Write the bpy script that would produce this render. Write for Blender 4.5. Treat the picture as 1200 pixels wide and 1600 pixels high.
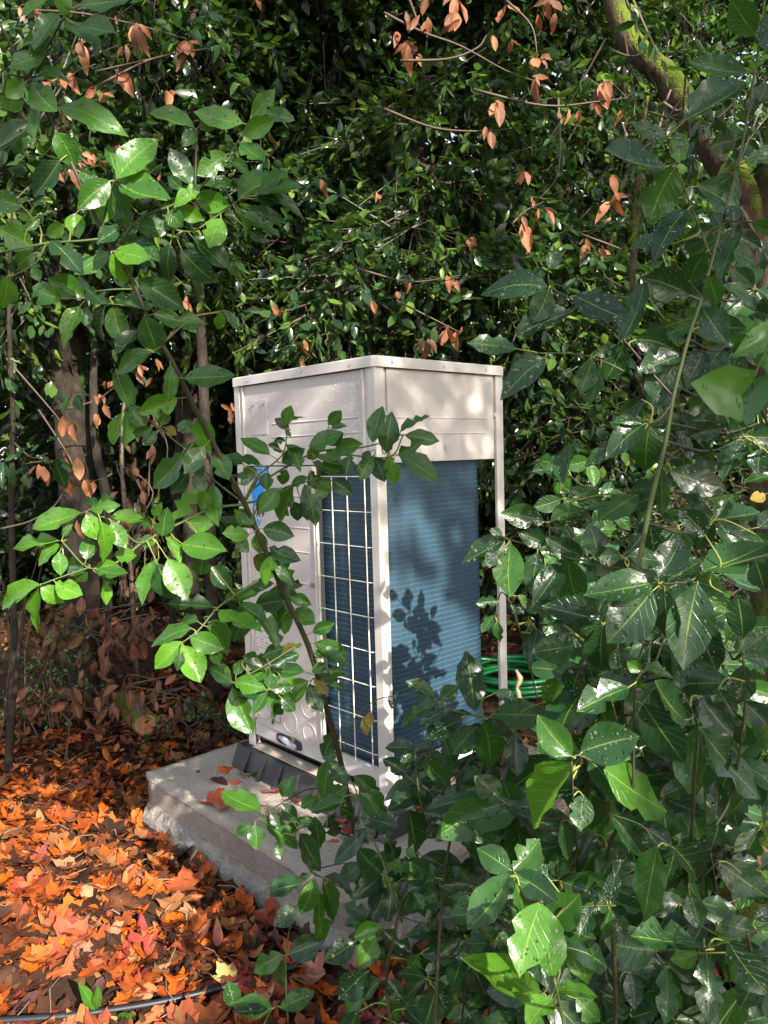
import bpy, math, random
import numpy as np
from mathutils import Vector, Matrix

random.seed(7)
rng = np.random.default_rng(11)
for o in list(bpy.data.objects):
    bpy.data.objects.remove(o, do_unlink=True)
SC = bpy.context.scene
COL = SC.collection

# ------------------------------------------------------------------ camera
CAM = np.array([2.0615, -1.9003, 1.3312])
YAW, PITCH, ROLL, FPX = -0.81869, -0.07741, -0.028914, 1204.2
def _axes():
    f = np.array([math.cos(PITCH) * math.sin(YAW), math.cos(PITCH) * math.cos(YAW), math.sin(PITCH)])
    r = np.cross(f, [0, 0, 1.0]); r /= np.linalg.norm(r); u = np.cross(r, f)
    return math.cos(ROLL) * r + math.sin(ROLL) * u, -math.sin(ROLL) * r + math.cos(ROLL) * u, f
RX, UP, FW = _axes()
cd = bpy.data.cameras.new('camera'); cam = bpy.data.objects.new('camera', cd); COL.objects.link(cam)
cd.sensor_fit = 'VERTICAL'; cd.sensor_height = 24.0; cd.lens = 24.0 * FPX / 1600.0
cd.clip_start = 0.05; cd.clip_end = 500
M = Matrix.Identity(4)
for i in range(3):
    M[i][0], M[i][1], M[i][2], M[i][3] = RX[i], UP[i], -FW[i], CAM[i]
cam.matrix_world = M
SC.camera = cam
def ray(px, py):
    return FW + RX * (px - 600) / FPX - UP * (py - 800) / FPX
def at(px, py, d):
    return CAM + ray(px, py) * d
def onz(px, py, z):
    r = ray(px, py); return CAM + r * ((z - CAM[2]) / r[2])
def project(P):
    d = np.asarray(P) - CAM; z = d @ FW
    zz = np.where(np.abs(z) < 1e-3, 1e-3, z)
    return 600 + FPX * (d @ RX) / zz, 800 - FPX * (d @ UP) / zz, z

# ------------------------------------------------------------------ light
SUN_EL, SUN_AZ = math.radians(29), math.radians(13)
SUND = np.array([math.cos(SUN_EL) * math.cos(SUN_AZ), -math.cos(SUN_EL) * math.sin(SUN_AZ), math.sin(SUN_EL)])
w = bpy.data.worlds.new('World'); SC.world = w; w.use_nodes = True
nt = w.node_tree; nt.nodes.clear()
sky = nt.nodes.new('ShaderNodeTexSky'); sky.sky_type = 'NISHITA'; sky.sun_disc = False
sky.sun_elevation = SUN_EL; sky.sun_rotation = math.atan2(SUND[0], SUND[1])
sky.air_density = 1.0; sky.dust_density = 2.0; sky.ozone_density = 1.0
bg = nt.nodes.new('ShaderNodeBackground'); bg.inputs[1].default_value = 0.135
wo = nt.nodes.new('ShaderNodeOutputWorld')
hs_ = nt.nodes.new('ShaderNodeHueSaturation'); hs_.inputs['Saturation'].default_value = 0.5
nt.links.new(sky.outputs[0], hs_.inputs['Color']); nt.links.new(hs_.outputs[0], bg.inputs[0]); nt.links.new(bg.outputs[0], wo.inputs[0])
sl = bpy.data.lights.new('sun', 'SUN'); sl.energy = 5.0; sl.angle = math.radians(0.53); sl.color = (1.0, 0.92, 0.80)
so = bpy.data.objects.new('sun', sl); COL.objects.link(so)
so.rotation_euler = Vector(-SUND).to_track_quat('-Z', 'Y').to_euler()
SC.view_settings.view_transform = 'Standard'; SC.view_settings.look = 'None'
SC.view_settings.exposure = 1.66; SC.view_settings.gamma = 1.0; SC.view_settings.use_curve_mapping = False
SC.render.engine = 'CYCLES'
cy = SC.cycles
cy.max_bounces = 7; cy.diffuse_bounces = 4; cy.glossy_bounces = 3; cy.transmission_bounces = 3; cy.transparent_max_bounces = 6
cy.use_denoising = True; cy.caustics_reflective = False; cy.caustics_refractive = False
cy.sample_clamp_indirect = 6.0

GZ = -0.33
# ------------------------------------------------------------------ material helpers
class NT:
    def __init__(s, name):
        s.m = bpy.data.materials.new(name); s.m.use_nodes = True
        s.t = s.m.node_tree; s.t.nodes.clear()
        s.out = s.n('ShaderNodeOutputMaterial')
    def n(s, ty, **k):
        x = s.t.nodes.new(ty)
        for a, b in k.items(): setattr(x, a, b)
        return x
    def put(s, sock, v):
        if isinstance(v, bpy.types.NodeSocket): s.t.links.new(v, sock)
        elif isinstance(v, (tuple, list)) and len(v) == 3 and sock.type == 'RGBA': sock.default_value = (*v, 1)
        else: sock.default_value = v
    def math(s, op, a, b=0.0, c=None, clamp=False):
        x = s.n('ShaderNodeMath', operation=op); x.use_clamp = clamp
        s.put(x.inputs[0], a); s.put(x.inputs[1], b)
        if c is not None: s.put(x.inputs[2], c)
        return x.outputs[0]
    def mix(s, f, a, b):
        x = s.n('ShaderNodeMix', data_type='RGBA')
        s.put(x.inputs[0], f); s.put(x.inputs[6], a); s.put(x.inputs[7], b)
        return x.outputs[2]
    def ramp(s, f, pts, interp='LINEAR'):
        x = s.n('ShaderNodeValToRGB'); x.color_ramp.interpolation = interp
        e = x.color_ramp.elements
        while len(e) < len(pts): e.new(0.5)
        for q, (p, c) in zip(e, pts): q.position = p; q.color = (*c, 1) if len(c) == 3 else c
        s.put(x.inputs[0], f); return x.outputs[0]
    def smooth(s, v, a, b):
        x = s.n('ShaderNodeMapRange', interpolation_type='SMOOTHSTEP')
        s.put(x.inputs[0], v); s.put(x.inputs[1], a); s.put(x.inputs[2], b); return x.outputs[0]
    def noise(s, vec, scale, detail=4.0, rough=0.55, col=False):
        x = s.n('ShaderNodeTexNoise'); s.put(x.inputs['Scale'], scale); x.inputs['Detail'].default_value = detail
        x.inputs['Roughness'].default_value = rough
        if vec is not None: s.put(x.inputs['Vector'], vec)
        return x.outputs[1 if col else 0]
    def vor(s, vec, scale, feature='F1'):
        x = s.n('ShaderNodeTexVoronoi', feature=feature); s.put(x.inputs['Scale'], scale)
        if vec is not None: s.put(x.inputs['Vector'], vec)
        return x
    def vmath(s, op, a, b):
        x = s.n('ShaderNodeVectorMath', operation=op); s.put(x.inputs[0], a); s.put(x.inputs[1], b); return x.outputs[0]
    def bump(s, h, strength=0.3, dist=0.01, normal=None):
        x = s.n('ShaderNodeBump'); x.inputs['Strength'].default_value = strength; x.inputs['Distance'].default_value = dist
        s.put(x.inputs['Height'], h)
        if normal is not None: s.put(x.inputs['Normal'], normal)
        return x.outputs[0]
    def bsdf(s, color, rough=0.5, normal=None, metal=0.0, spec=0.5, **k):
        x = s.n('ShaderNodeBsdfPrincipled')
        s.put(x.inputs['Base Color'], color); s.put(x.inputs['Roughness'], rough); s.put(x.inputs['Metallic'], metal)
        s.put(x.inputs['Specular IOR Level'], spec)
        if normal is not None: s.put(x.inputs['Normal'], normal)
        for a, b in k.items(): s.put(x.inputs[a.replace('_', ' ')], b)
        return x.outputs[0]
    def done(s, sh):
        s.t.links.new(sh, s.out.inputs[0]); return s.m
    def obj(s): return s.n('ShaderNodeTexCoord').outputs['Object']
    def geo(s): return s.n('ShaderNodeNewGeometry')

def leaf_mat(name, cols, translucent=0.28, rough=0.2, per='object', veins=True, wet=True, tcol=(0.11, 0.27, 0.015), vein=(0.20, 0.30, 0.05)):
    q = NT(name)
    if per == 'object':
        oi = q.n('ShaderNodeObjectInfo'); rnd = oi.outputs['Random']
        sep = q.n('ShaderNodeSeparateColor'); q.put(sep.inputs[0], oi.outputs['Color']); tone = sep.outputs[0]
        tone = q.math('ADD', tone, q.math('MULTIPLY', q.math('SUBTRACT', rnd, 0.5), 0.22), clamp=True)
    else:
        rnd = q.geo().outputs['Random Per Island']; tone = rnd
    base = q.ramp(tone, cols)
    uv = q.n('ShaderNodeUVMap').outputs[0]
    su = q.n('ShaderNodeSeparateXYZ'); q.put(su.inputs[0], uv)
    u, v = su.outputs[0], su.outputs[1]
    av = q.math('ABSOLUTE', q.math('SUBTRACT', v, 0.5))
    off = q.n('ShaderNodeCombineXYZ'); q.put(off.inputs[0], q.math('MULTIPLY', rnd, 37.0)); q.put(off.inputs[1], q.math('MULTIPLY', rnd, 91.0))
    sc = q.n('ShaderNodeCombineXYZ'); sc.inputs[0].default_value = 2.4; sc.inputs[1].default_value = 1.0
    puv = q.vmath('ADD', q.vmath('MULTIPLY', uv, sc.outputs[0]), off.outputs[0])
    mott = q.noise(puv, 3.0, 3.0)
    base = q.mix(q.math('MULTIPLY', mott, 0.35), base, q.vmath('MULTIPLY', base, (0.55, 0.6, 0.5)))
    nrm = None
    if veins:
        side = q.math('SINE', q.math('MULTIPLY', q.math('SUBTRACT', u, q.math('MULTIPLY', av, 0.55)), 46.0))
        side = q.smooth(side, 0.90, 1.0)
        base = q.mix(q.math('MULTIPLY', side, 0.10), base, vein)
        rib = q.math('SUBTRACT', 1.0, q.smooth(av, 0.008, 0.028))
        base = q.mix(q.math('MULTIPLY', rib, 0.62), base, vein)
        h = q.math('ADD', q.math('MULTIPLY', side, -0.5), q.math('MULTIPLY', mott, 0.6))
        nrm = q.bump(h, 0.4, 0.004)
    r = q.math('ADD', rough, q.math('MULTIPLY', mott, 0.12))
    if wet:
        vo = q.vor(puv, 6.0); vo.inputs['Randomness'].default_value = 1.0
        cs = q.n('ShaderNodeSeparateColor'); q.put(cs.inputs[0], vo.outputs['Color'])
        rad = q.math('MULTIPLY', q.smooth(cs.outputs[0], 0.35, 1.0), 0.40)
        wetness = q.smooth(q.noise(puv, 0.9, 1.0), 0.36, 0.52)
        rad = q.math('MULTIPLY', rad, wetness)
        dd = q.math('SUBTRACT', rad, vo.outputs['Distance'])
        inside = q.smooth(dd, 0.0, 0.03)
        dome = q.math('SQRT', q.math('MAXIMUM', dd, 0.0))
        nrm = q.bump(dome, 1.0, 0.006, nrm)
        r = q.math('SUBTRACT', r, q.math('MULTIPLY', inside, q.math('SUBTRACT', r, 0.05)))
        base = q.mix(q.math('MULTIPLY', inside, 0.12), base, q.vmath('MULTIPLY', base, (0.5, 0.55, 0.5)))
    p = q.bsdf(base, r, nrm, spec=q.math('ADD', 0.45, q.math('MULTIPLY', inside, 0.5)) if wet else 0.5)
    if translucent > 0:
        tr = q.n('ShaderNodeBsdfTranslucent')
        q.put(tr.inputs[0], q.mix(0.55, tcol, q.vmath('MULTIPLY', base, (3.0, 3.0, 2.0))))
        mx = q.n('ShaderNodeMixShader'); mx.inputs[0].default_value = translucent
        q.t.links.new(p, mx.inputs[1]); q.t.links.new(tr.outputs[0], mx.inputs[2])
        return q.done(mx.outputs[0])
    return q.done(p)

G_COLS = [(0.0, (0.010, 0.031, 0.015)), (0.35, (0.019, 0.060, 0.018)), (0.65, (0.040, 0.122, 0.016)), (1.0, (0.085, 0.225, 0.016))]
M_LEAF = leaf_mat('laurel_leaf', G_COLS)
M_IVY = leaf_mat('ivy_leaf', [(0, (0.02, 0.07, 0.015)), (1, (0.065, 0.19, 0.018))], wet=True, veins=False)
BG_COLS = [(0.0, (0.011, 0.025, 0.013)), (0.5, (0.028, 0.062, 0.021)), (0.85, (0.056, 0.112, 0.022)), (1.0, (0.13, 0.20, 0.03))]
M_BG = leaf_mat('evergreen_foliage', BG_COLS, 0.25, 0.2, 'island', False, False)
M_BGO = leaf_mat('evergreen_leaf', BG_COLS, 0.25, 0.2, 'object', False, False)
M_FAR = leaf_mat('far_foliage', [(0, (0.006, 0.011, 0.006)), (0.75, (0.016, 0.03, 0.010)), (1, (0.07, 0.115, 0.022))], 0.25, 0.35, 'island', False, False)
M_SMALL = leaf_mat('undergrowth_foliage', [(0, (0.015, 0.03, 0.014)), (0.7, (0.035, 0.075, 0.02)), (1, (0.09, 0.16, 0.03))], 0.25, 0.35, 'island', False, False)
D_COLS = [(0, (0.05, 0.022, 0.012)), (0.4, (0.13, 0.052, 0.024)), (0.75, (0.22, 0.072, 0.028)), (1, (0.34, 0.145, 0.062))]
M_DEAD = leaf_mat('dead_leaf', D_COLS, 0.2, 0.6, 'object', True, False, tcol=(0.4, 0.15, 0.04), vein=(0.42, 0.22, 0.11))
M_YEL = leaf_mat('yellowing_leaf', [(0, (0.13, 0.10, 0.012)), (1, (0.22, 0.15, 0.014))], 0.3, 0.4, 'object', True, False, tcol=(0.5, 0.4, 0.03))
LIT = {'orange': (0.42, 0.098, 0.010), 'rust': (0.22, 0.048, 0.012), 'tan': (0.31, 0.15, 0.065), 'dark brown': (0.06, 0.027, 0.017), 'yellow green': (0.36, 0.30, 0.08), 'pinkish red': (0.26, 0.075, 0.045)}
def litter_mat(nm, c):
    q = NT(nm); oi = q.n('ShaderNodeObjectInfo'); rnd = oi.outputs['Random']
    uv = q.n('ShaderNodeUVMap').outputs[0]
    su = q.n('ShaderNodeSeparateXYZ'); q.put(su.inputs[0], uv)
    ox = q.n('ShaderNodeCombineXYZ'); q.put(ox.inputs[0], q.math('MULTIPLY', rnd, 53.0))
    n1 = q.noise(q.vmath('ADD', uv, ox.outputs[0]), 4.0, 5.0)
    base = q.mix(n1, tuple(x * 0.55 for x in c), tuple(min(1, x * 1.35) for x in c))
    hs = q.n('ShaderNodeHueSaturation'); q.put(hs.inputs['Color'], base)
    q.put(hs.inputs['Hue'], q.math('ADD', 0.474, q.math('MULTIPLY', rnd, 0.027))); hs.inputs['Saturation'].default_value = 0.93; q.put(hs.inputs['Value'], q.math('ADD', 0.7, q.math('MULTIPLY', rnd, 0.6)))
    av = q.math('ABSOLUTE', q.math('SUBTRACT', su.outputs[1], 0.5))
    rib = q.math('SUBTRACT', 1.0, q.smooth(av, 0.01, 0.03))
    col = q.mix(q.math('MULTIPLY', rib, 0.5), hs.outputs[0], tuple(min(1, x * 1.5 + .03) for x in c))
    return q.done(q.bsdf(col, 0.5, q.bump(n1, 0.35, 0.006), spec=0.15))
M_LIT = {k: litter_mat(k.replace(' ', '_') + '_fallen_leaf', c) for k, c in LIT.items()}
def litter_mass(nm, pts):
    q = NT(nm); rnd = q.geo().outputs['Random Per Island']
    base = q.ramp(rnd, pts)
    uv = q.n('ShaderNodeUVMap').outputs[0]
    n1 = q.noise(uv, 4.0, 4.0)
    base = q.mix(n1, q.vmath('MULTIPLY', base, (0.6, 0.55, 0.5)), q.vmath('MULTIPLY', base, (1.25, 1.2, 1.1)))
    return q.done(q.bsdf(base, 0.55, q.bump(n1, 0.3, 0.006), spec=0.12))
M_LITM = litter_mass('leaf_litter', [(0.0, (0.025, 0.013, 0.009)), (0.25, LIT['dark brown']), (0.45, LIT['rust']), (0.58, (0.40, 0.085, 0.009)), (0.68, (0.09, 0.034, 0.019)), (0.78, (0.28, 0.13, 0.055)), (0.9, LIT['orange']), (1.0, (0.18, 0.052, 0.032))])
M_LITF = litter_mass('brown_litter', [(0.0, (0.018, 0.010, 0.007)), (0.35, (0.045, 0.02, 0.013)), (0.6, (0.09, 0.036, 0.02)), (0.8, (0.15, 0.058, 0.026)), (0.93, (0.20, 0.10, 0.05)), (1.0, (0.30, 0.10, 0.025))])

def bark(name, a, b, moss=0.0, scale=22.0, mosscol=(0.085, 0.115, 0.012)):
    q = NT(name); oc = q.obj()
    st = q.n('ShaderNodeMapping'); q.put(st.inputs[0], oc); st.inputs['Scale'].default_value = (1, 1, 0.3)
    n1 = q.noise(st.outputs[0], scale, 8.0, 0.65); n2 = q.noise(oc, scale * 0.35, 4.0)
    vo = q.vor(st.outputs[0], scale * 1.6, 'DISTANCE_TO_EDGE')
    crack = q.smooth(q.math('ADD', vo.outputs[0], q.math('MULTIPLY', n1, 0.12)), 0.02, 0.14)
    f = q.math('MULTIPLY', q.math('ADD', n1, q.math('SUBTRACT', n2, 0.45)), 1.0, clamp=True)
    col = q.mix(f, a, b)
    col = q.mix(q.math('SUBTRACT', 1.0, crack), col, q.vmath('MULTIPLY', col, (0.78, 0.78, 0.78)))
    blot = q.smooth(q.noise(oc, scale * 0.55, 6.0, 0.7), 0.42, 0.62); col = q.mix(q.math('MULTIPLY', blot, 0.65), col, q.vmath('MULTIPLY', a, (0.7, 0.75, 0.7)))
    h = q.math('ADD', q.math('MULTIPLY', n1, 1.4), q.math('MULTIPLY', crack, 0.15))
    if moss > 0:
        g = q.geo(); sz = q.n('ShaderNodeSeparateXYZ'); q.put(sz.inputs[0], g.outputs['Normal'])
        mm = q.math('ADD', q.math('ADD', sz.outputs[2], q.math('MULTIPLY', q.noise(oc, 9.0, 5.0), 1.3)), moss - 1.25)
        mk = q.smooth(mm, 0.0, 0.25)
        fine = q.noise(oc, 90.0, 3.0)
        mc = q.mix(fine, tuple(x * 0.45 for x in mosscol), tuple(x * 1.6 for x in mosscol))
        col = q.mix(mk, col, mc); h = q.math('ADD', h, q.math('MULTIPLY', q.math('MULTIPLY', mk, fine), 1.2))
    return q.done(q.bsdf(col, 0.85, q.bump(h, 0.8, 0.02), spec=0.2))
M_BARK = bark('grey_brown_bark', (0.011, 0.009, 0.007), (0.046, 0.035, 0.025))
M_BARKD = bark('dark_bark', (0.010, 0.008, 0.006), (0.035, 0.027, 0.02))
M_BARKMOSS = bark('mossy_bark', (0.018, 0.013, 0.009), (0.10, 0.07, 0.04), 0.62, 16.0)
M_BARKTAN = bark('lichen_bark', (0.016, 0.012, 0.008), (0.13, 0.092, 0.05), 0.48, 14.0)
def stem_mat(name, a, b):
    q = NT(name); oc = q.obj(); n1 = q.noise(oc, 25.0, 5.0)
    return q.done(q.bsdf(q.mix(n1, a, b), 0.55, q.bump(n1, 0.3, 0.004), spec=0.4))
M_STEMG = stem_mat('green_stem', (0.035, 0.055, 0.014), (0.085, 0.115, 0.03))
M_STEMB = stem_mat('olive_brown_stem', (0.018, 0.018, 0.009), (0.062, 0.054, 0.024))
M_TWIG = stem_mat('dry_twig', (0.03, 0.02, 0.013), (0.10, 0.068, 0.045))
M_PALE = stem_mat('pale_twig', (0.13, 0.10, 0.06), (0.28, 0.22, 0.14))
M_STALK = stem_mat('leaf_stalk', (0.12, 0.15, 0.03), (0.20, 0.22, 0.05))

# ------------------------------------------------------------------ mesh helpers
class MB:
    def __init__(s): s.v = []; s.f = []
    def add(s, v, f):
        n = len(s.v); s.v.extend([tuple(map(float, p)) for p in v]); s.f.extend([tuple(i + n for i in q) for q in f]); return s
    def box(s, a, b):
        x0, y0, z0 = a; x1, y1, z1 = b
        return s.add([(x0, y0, z0), (x1, y0, z0), (x1, y1, z0), (x0, y1, z0), (x0, y0, z1), (x1, y0, z1), (x1, y1, z1), (x0, y1, z1)],
                     [(0, 3, 2, 1), (4, 5, 6, 7), (0, 1, 5, 4), (1, 2, 6, 5), (2, 3, 7, 6), (3, 0, 4, 7)])
    def prism(s, poly, axis, a, b):
        n = len(poly)
        def P(p, t):
            q = list(p); q.insert(axis, t); return q
        v = [P(p, a) for p in poly] + [P(p, b) for p in poly]
        f = [tuple(range(n))[::-1], tuple(range(n, 2 * n))] + [(i, (i + 1) % n, n + (i + 1) % n, n + i) for i in range(n)]
        return s.add(v, f)
    def tube(s, pts, rad, n=8, cap=True, jit=0.0):
        v, f = tube_geo(pts, rad, n, jit)
        k = len(v) // n
        if cap: f = f + [tuple(range(n))[::-1], tuple(range((k - 1) * n, k * n))]
        return s.add(v, f)
    def mesh(s, name, mat, smooth=False):
        me = bpy.data.meshes.new(name); me.from_pydata(s.v, [], s.f); me.materials.append(mat)
        if smooth: me.polygons.foreach_set('use_smooth', [True] * len(me.polygons))
        me.update(); return me

def spline(pts, k=6):
    P = np.array(pts, float)
    if len(P) < 3: return P
    Q = np.vstack([2 * P[0] - P[1], P, 2 * P[-1] - P[-2]]); out = []
    for i in range(1, len(Q) - 2):
        p0, p1, p2, p3 = Q[i - 1], Q[i], Q[i + 1], Q[i + 2]
        for t in np.linspace(0, 1, k, endpoint=False):
            out.append(0.5 * (2 * p1 + (p2 - p0) * t + (2 * p0 - 5 * p1 + 4 * p2 - p3) * t * t + (3 * p1 - p0 - 3 * p2 + p3) * t ** 3))
    out.append(P[-1]); return np.array(out)

def tube_geo(pts, rad, n=8, jit=0.0):
    P = np.array(pts, float); k = len(P)
    R = np.full(k, rad) if np.isscalar(rad) else np.array(rad, float)
    if len(R) != k: R = np.interp(np.linspace(0, 1, k), np.linspace(0, 1, len(R)), R)
    T = np.gradient(P, axis=0); T /= np.linalg.norm(T, axis=1)[:, None] + 1e-12
    a = np.array([0, 0, 1.0]) if abs(T[0][2]) < 0.9 else np.array([1.0, 0, 0])
    u = np.cross(T[0], a); u /= np.linalg.norm(u); v = []
    an = np.linspace(0, 2 * math.pi, n, endpoint=False)
    for i in range(k):
        u = u - T[i] * (u @ T[i]); u /= np.linalg.norm(u) + 1e-12; b = np.cross(T[i], u)
        rr = R[i] * (1 + (rng.uniform(-jit, jit, n) if jit else 0))
        v.extend(P[i] + (np.cos(an) * rr)[:, None] * u + (np.sin(an) * rr)[:, None] * b)
    f = [(i * n + j, i * n + (j + 1) % n, (i + 1) * n + (j + 1) % n, (i + 1) * n + j) for i in range(k - 1) for j in range(n)]
    return v, f

def link(name, me, parent=None, loc=None, mat=None):
    o = bpy.data.objects.new(name, me); COL.objects.link(o)
    if parent is not None: o.parent = parent
    if loc is not None: o.location = loc
    return o
def empty(name, loc):
    o = bpy.data.objects.new(name, None); COL.objects.link(o); o.location = [float(x) for x in loc]; o.empty_display_size = 0.1; return o
def tag(o, label=None, cat=None, group=None, kind=None):
    if label: o['label'] = label
    if cat: o['category'] = cat
    if group: o['group'] = group
    if kind: o['kind'] = kind
    return o
def part(name, mb, mat, parent, smooth=False, origin=None, bevel=0.0, kind=None):
    """one mesh part; mb is in world coordinates, parent is an unrotated Empty or a part of one"""
    o = link(name, mb.mesh(name, mat, smooth), parent)
    p, off = parent, Vector((0, 0, 0))
    while p is not None: off += p.location; p = p.parent
    o.location = -off if parent is not None else (0, 0, 0)
    if bevel:
        b = o.modifiers.new('bevel', 'BEVEL'); b.width = bevel; b.segments = 2; b.limit_method = 'ANGLE'
    if kind: o['kind'] = kind
    return o

def np_mesh(name, V, F, uv, mat, smooth=True):
    """triangles from numpy arrays; uv is per vertex"""
    V = np.ascontiguousarray(V, dtype=np.float32); F = np.ascontiguousarray(F, dtype=np.int32)
    me = bpy.data.meshes.new(name)
    me.vertices.add(len(V)); me.vertices.foreach_set('co', V.ravel())
    me.loops.add(F.size); me.loops.foreach_set('vertex_index', F.ravel())
    me.polygons.add(len(F)); me.polygons.foreach_set('loop_start', np.arange(0, F.size, 3, dtype=np.int32))
    if uv is not None:
        ul = me.uv_layers.new(name='UVMap'); ul.data.foreach_set('uv', np.ascontiguousarray(uv, dtype=np.float32)[F.ravel()].ravel())
    me.polygons.foreach_set('use_smooth', np.full(len(F), smooth))
    me.materials.append(mat); me.update(calc_edges=True); me.validate(); return me

def quads_to_tris(f):
    out = []
    for q in f: out += [(q[0], q[1], q[2])] + ([(q[0], q[2], q[3])] if len(q) == 4 else [])
    return np.array(out, int)

def laurel_template(seed, nu=8, bite=0, curl=0.0):
    """elliptic leaf along +X, width along Y (-.5..+.5), tip at x=1"""
    r = np.random.default_rng(seed)
    us = np.linspace(0, 1, nu + 1); ws = np.array([-1, -0.5, 0, 0.5, 1.0])
    bend = r.uniform(-0.24, 0.12) - curl; fold = r.uniform(0.04, 0.34); side = r.uniform(-0.09, 0.09); tw = r.uniform(-0.7, 0.7)
    ph = r.uniform(0, 6.28, 2)
    hole = {}
    for _ in range(bite):
        hole[(int(r.integers(2, nu)), int(r.choice([-1, 1])))] = r.uniform(0.25, 0.65)
    v, uv = [], []
    for i, u in enumerate(us):
        prof = math.sin(math.pi * u ** 0.95) ** 0.84 if 0 < u < 1 else 0.0
        if u > 0.75: prof *= 1 - .55 * (u - .75)
        for wv in ws:
            k = wv
            if abs(wv) >= 0.5 and (i, int(np.sign(wv))) in hole: k = wv * hole[(i, int(np.sign(wv)))]
            y = k * 0.5 * prof + side * math.sin(u * math.pi)
            z = bend * u * u * (1.4 if u > .6 else 1.2) + fold * abs(k) * prof * 0.5
            z += 0.034 * math.sin(u * 17 + ph[0] + (2 if wv > 0 else 0)) * abs(wv) ** 2 * prof
            z += tw * (u - 0.3) * k * 0.25 * prof
            v.append((u, y, z)); uv.append((u, 0.5 + wv * 0.5))
    f = []
    for i in range(nu):
        for j in range(4):
            a = i * 5 + j; f.append((a, a + 5, a + 6, a + 1))
    return np.array(v), quads_to_tris(f), np.array(uv)

def small_template(seed, curl=0.0):
    """8-vertex folded leaf for background foliage"""
    r = np.random.default_rng(seed); b = r.uniform(-.18, .05) - curl; d = r.uniform(0.06, 0.16)
    v = np.array([(0, 0, 0), (.33, 0, -d * .6 + b * .1), (.68, 0, -d * .5 + b * .45), (1, 0, b), (.28, .40, 0), (.64, .38, b * .4), (.28, -.40, 0), (.64, -.38, b * .4)])
    f = np.array([(0, 1, 4), (1, 5, 4), (1, 2, 5), (2, 3, 5), (0, 6, 1), (1, 6, 7), (1, 7, 2), (2, 7, 3)])
    uv = np.stack([v[:, 0], v[:, 1] + .5], 1); return v, f, uv

def lobed_template(seed, n=5):
    """plane-tree leaf: lobed outline round a centre, curled"""
    r = np.random.default_rng(seed); lobes = n; pts = []
    an0 = math.pi
    for k in range(lobes):
        t = (k + 0.5) / lobes; a = an0 - 2 * math.pi * (0.06 + 0.88 * t) + r.normal(0, .07)
        L = (0.55 + 0.25 * math.sin(math.pi * t)) * r.uniform(0.85, 1.1)
        w = 0.88 * 2 * math.pi / lobes
        pts += [(a + w * .30, L * .80), (a + w * .13, L * .84), (a, L), (a - w * .14, L * .83), (a - w * .30, L * .78)]
        if k < lobes - 1: pts.append((a - w * .5, L * 0.62))
    pts = [(an0 - 0.12, 0.12)] + pts + [(-an0 + 0.12, 0.12)]
    c1, c2 = r.uniform(-0.5, .8), r.uniform(-0.4, .9); ph = r.uniform(0, 6.28)
    v = [(0.42, 0, 0.0)]
    def Z(x, y): return c1 * (x - .42) ** 2 + c2 * y * y + 0.06 * math.sin(5 * x + 4 * y + ph)
    for a, L in pts: x, y = 0.42 + L * math.cos(a), L * math.sin(a); v.append((x, y, Z(x, y)))
    m = len(pts)
    for a, L in pts: x, y = 0.42 + .5 * L * math.cos(a), .5 * L * math.sin(a); v.append((x, y, Z(x, y) - 0.02))
    f = []
    for i in range(m - 1):
        f += [(0, 1 + m + i + 1, 1 + m + i), (1 + m + i, 1 + m + i + 1, 2 + i), (1 + m + i, 2 + i, 1 + i)]
    v = np.array(v); uv = np.stack([v[:, 0], v[:, 1] * .5 + .5], 1); return v, np.array(f), uv

def frames(X, N):
    X = X / (np.linalg.norm(X, axis=1)[:, None] + 1e-9)
    N = N - X * np.sum(X * N, 1)[:, None]; N /= np.linalg.norm(N, axis=1)[:, None] + 1e-9
    return X, np.cross(N, X), N
def join_leaves(P, X, N, L, W, temps, pick=None):
    X, Y, N = frames(X, N); n = len(P)
    if pick is None: pick = rng.integers(0, len(temps), n)
    Vs, Fs, Us, base = [], [], [], 0
    for t, (tv, tf, tu) in enumerate(temps):
        I = np.where(pick == t)[0]
        if not len(I): continue
        V = (P[I, None, :] + X[I, None, :] * (L[I, None, None] * tv[None, :, 0:1]) + Y[I, None, :] * (W[I, None, None] * tv[None, :, 1:2]) + N[I, None, :] * (L[I, None, None] * tv[None, :, 2:3]))
        F = tf[None] + (np.arange(len(I)) * len(tv))[:, None, None] + base
        Vs.append(V.reshape(-1, 3)); Fs.append(F.reshape(-1, 3)); Us.append(np.tile(tu, (len(I), 1))); base += len(I) * len(tv)
    return np.vstack(Vs), np.vstack(Fs), np.vstack(Us)
def leaf_obj(name, me, parent, P, X, Y, N, L, W, color=None, rel=None):
    o = bpy.data.objects.new(name, me); COL.objects.link(o)
    if parent is not None: o.parent = parent
    p = P - rel if rel is not None else P
    o.matrix_basis = Matrix(((X[0] * L, Y[0] * W, N[0] * L, p[0]), (X[1] * L, Y[1] * W, N[1] * L, p[1]), (X[2] * L, Y[2] * W, N[2] * L, p[2]), (0, 0, 0, 1)))
    if color is not None: o.color = color
    return o

LT = [laurel_template(100 + i, bite=(0, 1, 2, 0, 3, 0, 1)[i % 7]) for i in range(24)]
LT += [laurel_template(300 + i, bite=0, curl=0.25) for i in range(3)]
LM = [np_mesh('laurel_leaf', v, f, uv, M_LEAF) for v, f, uv in LT]
YM = [np_mesh('yellowing_leaf', v, f, uv, M_YEL) for v, f, uv in LT[:3]]
DT = [laurel_template(500 + i, nu=6, curl=(-0.25, 0.3, 0.1)[i % 3]) for i in range(6)]
DM = [np_mesh('dead_leaf', v, f, uv, M_DEAD) for v, f, uv in DT]
ST = [small_template(700 + i) for i in range(6)]
SM = [np_mesh('evergreen_leaf', v, f, uv, M_BGO) for v, f, uv in ST]

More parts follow.
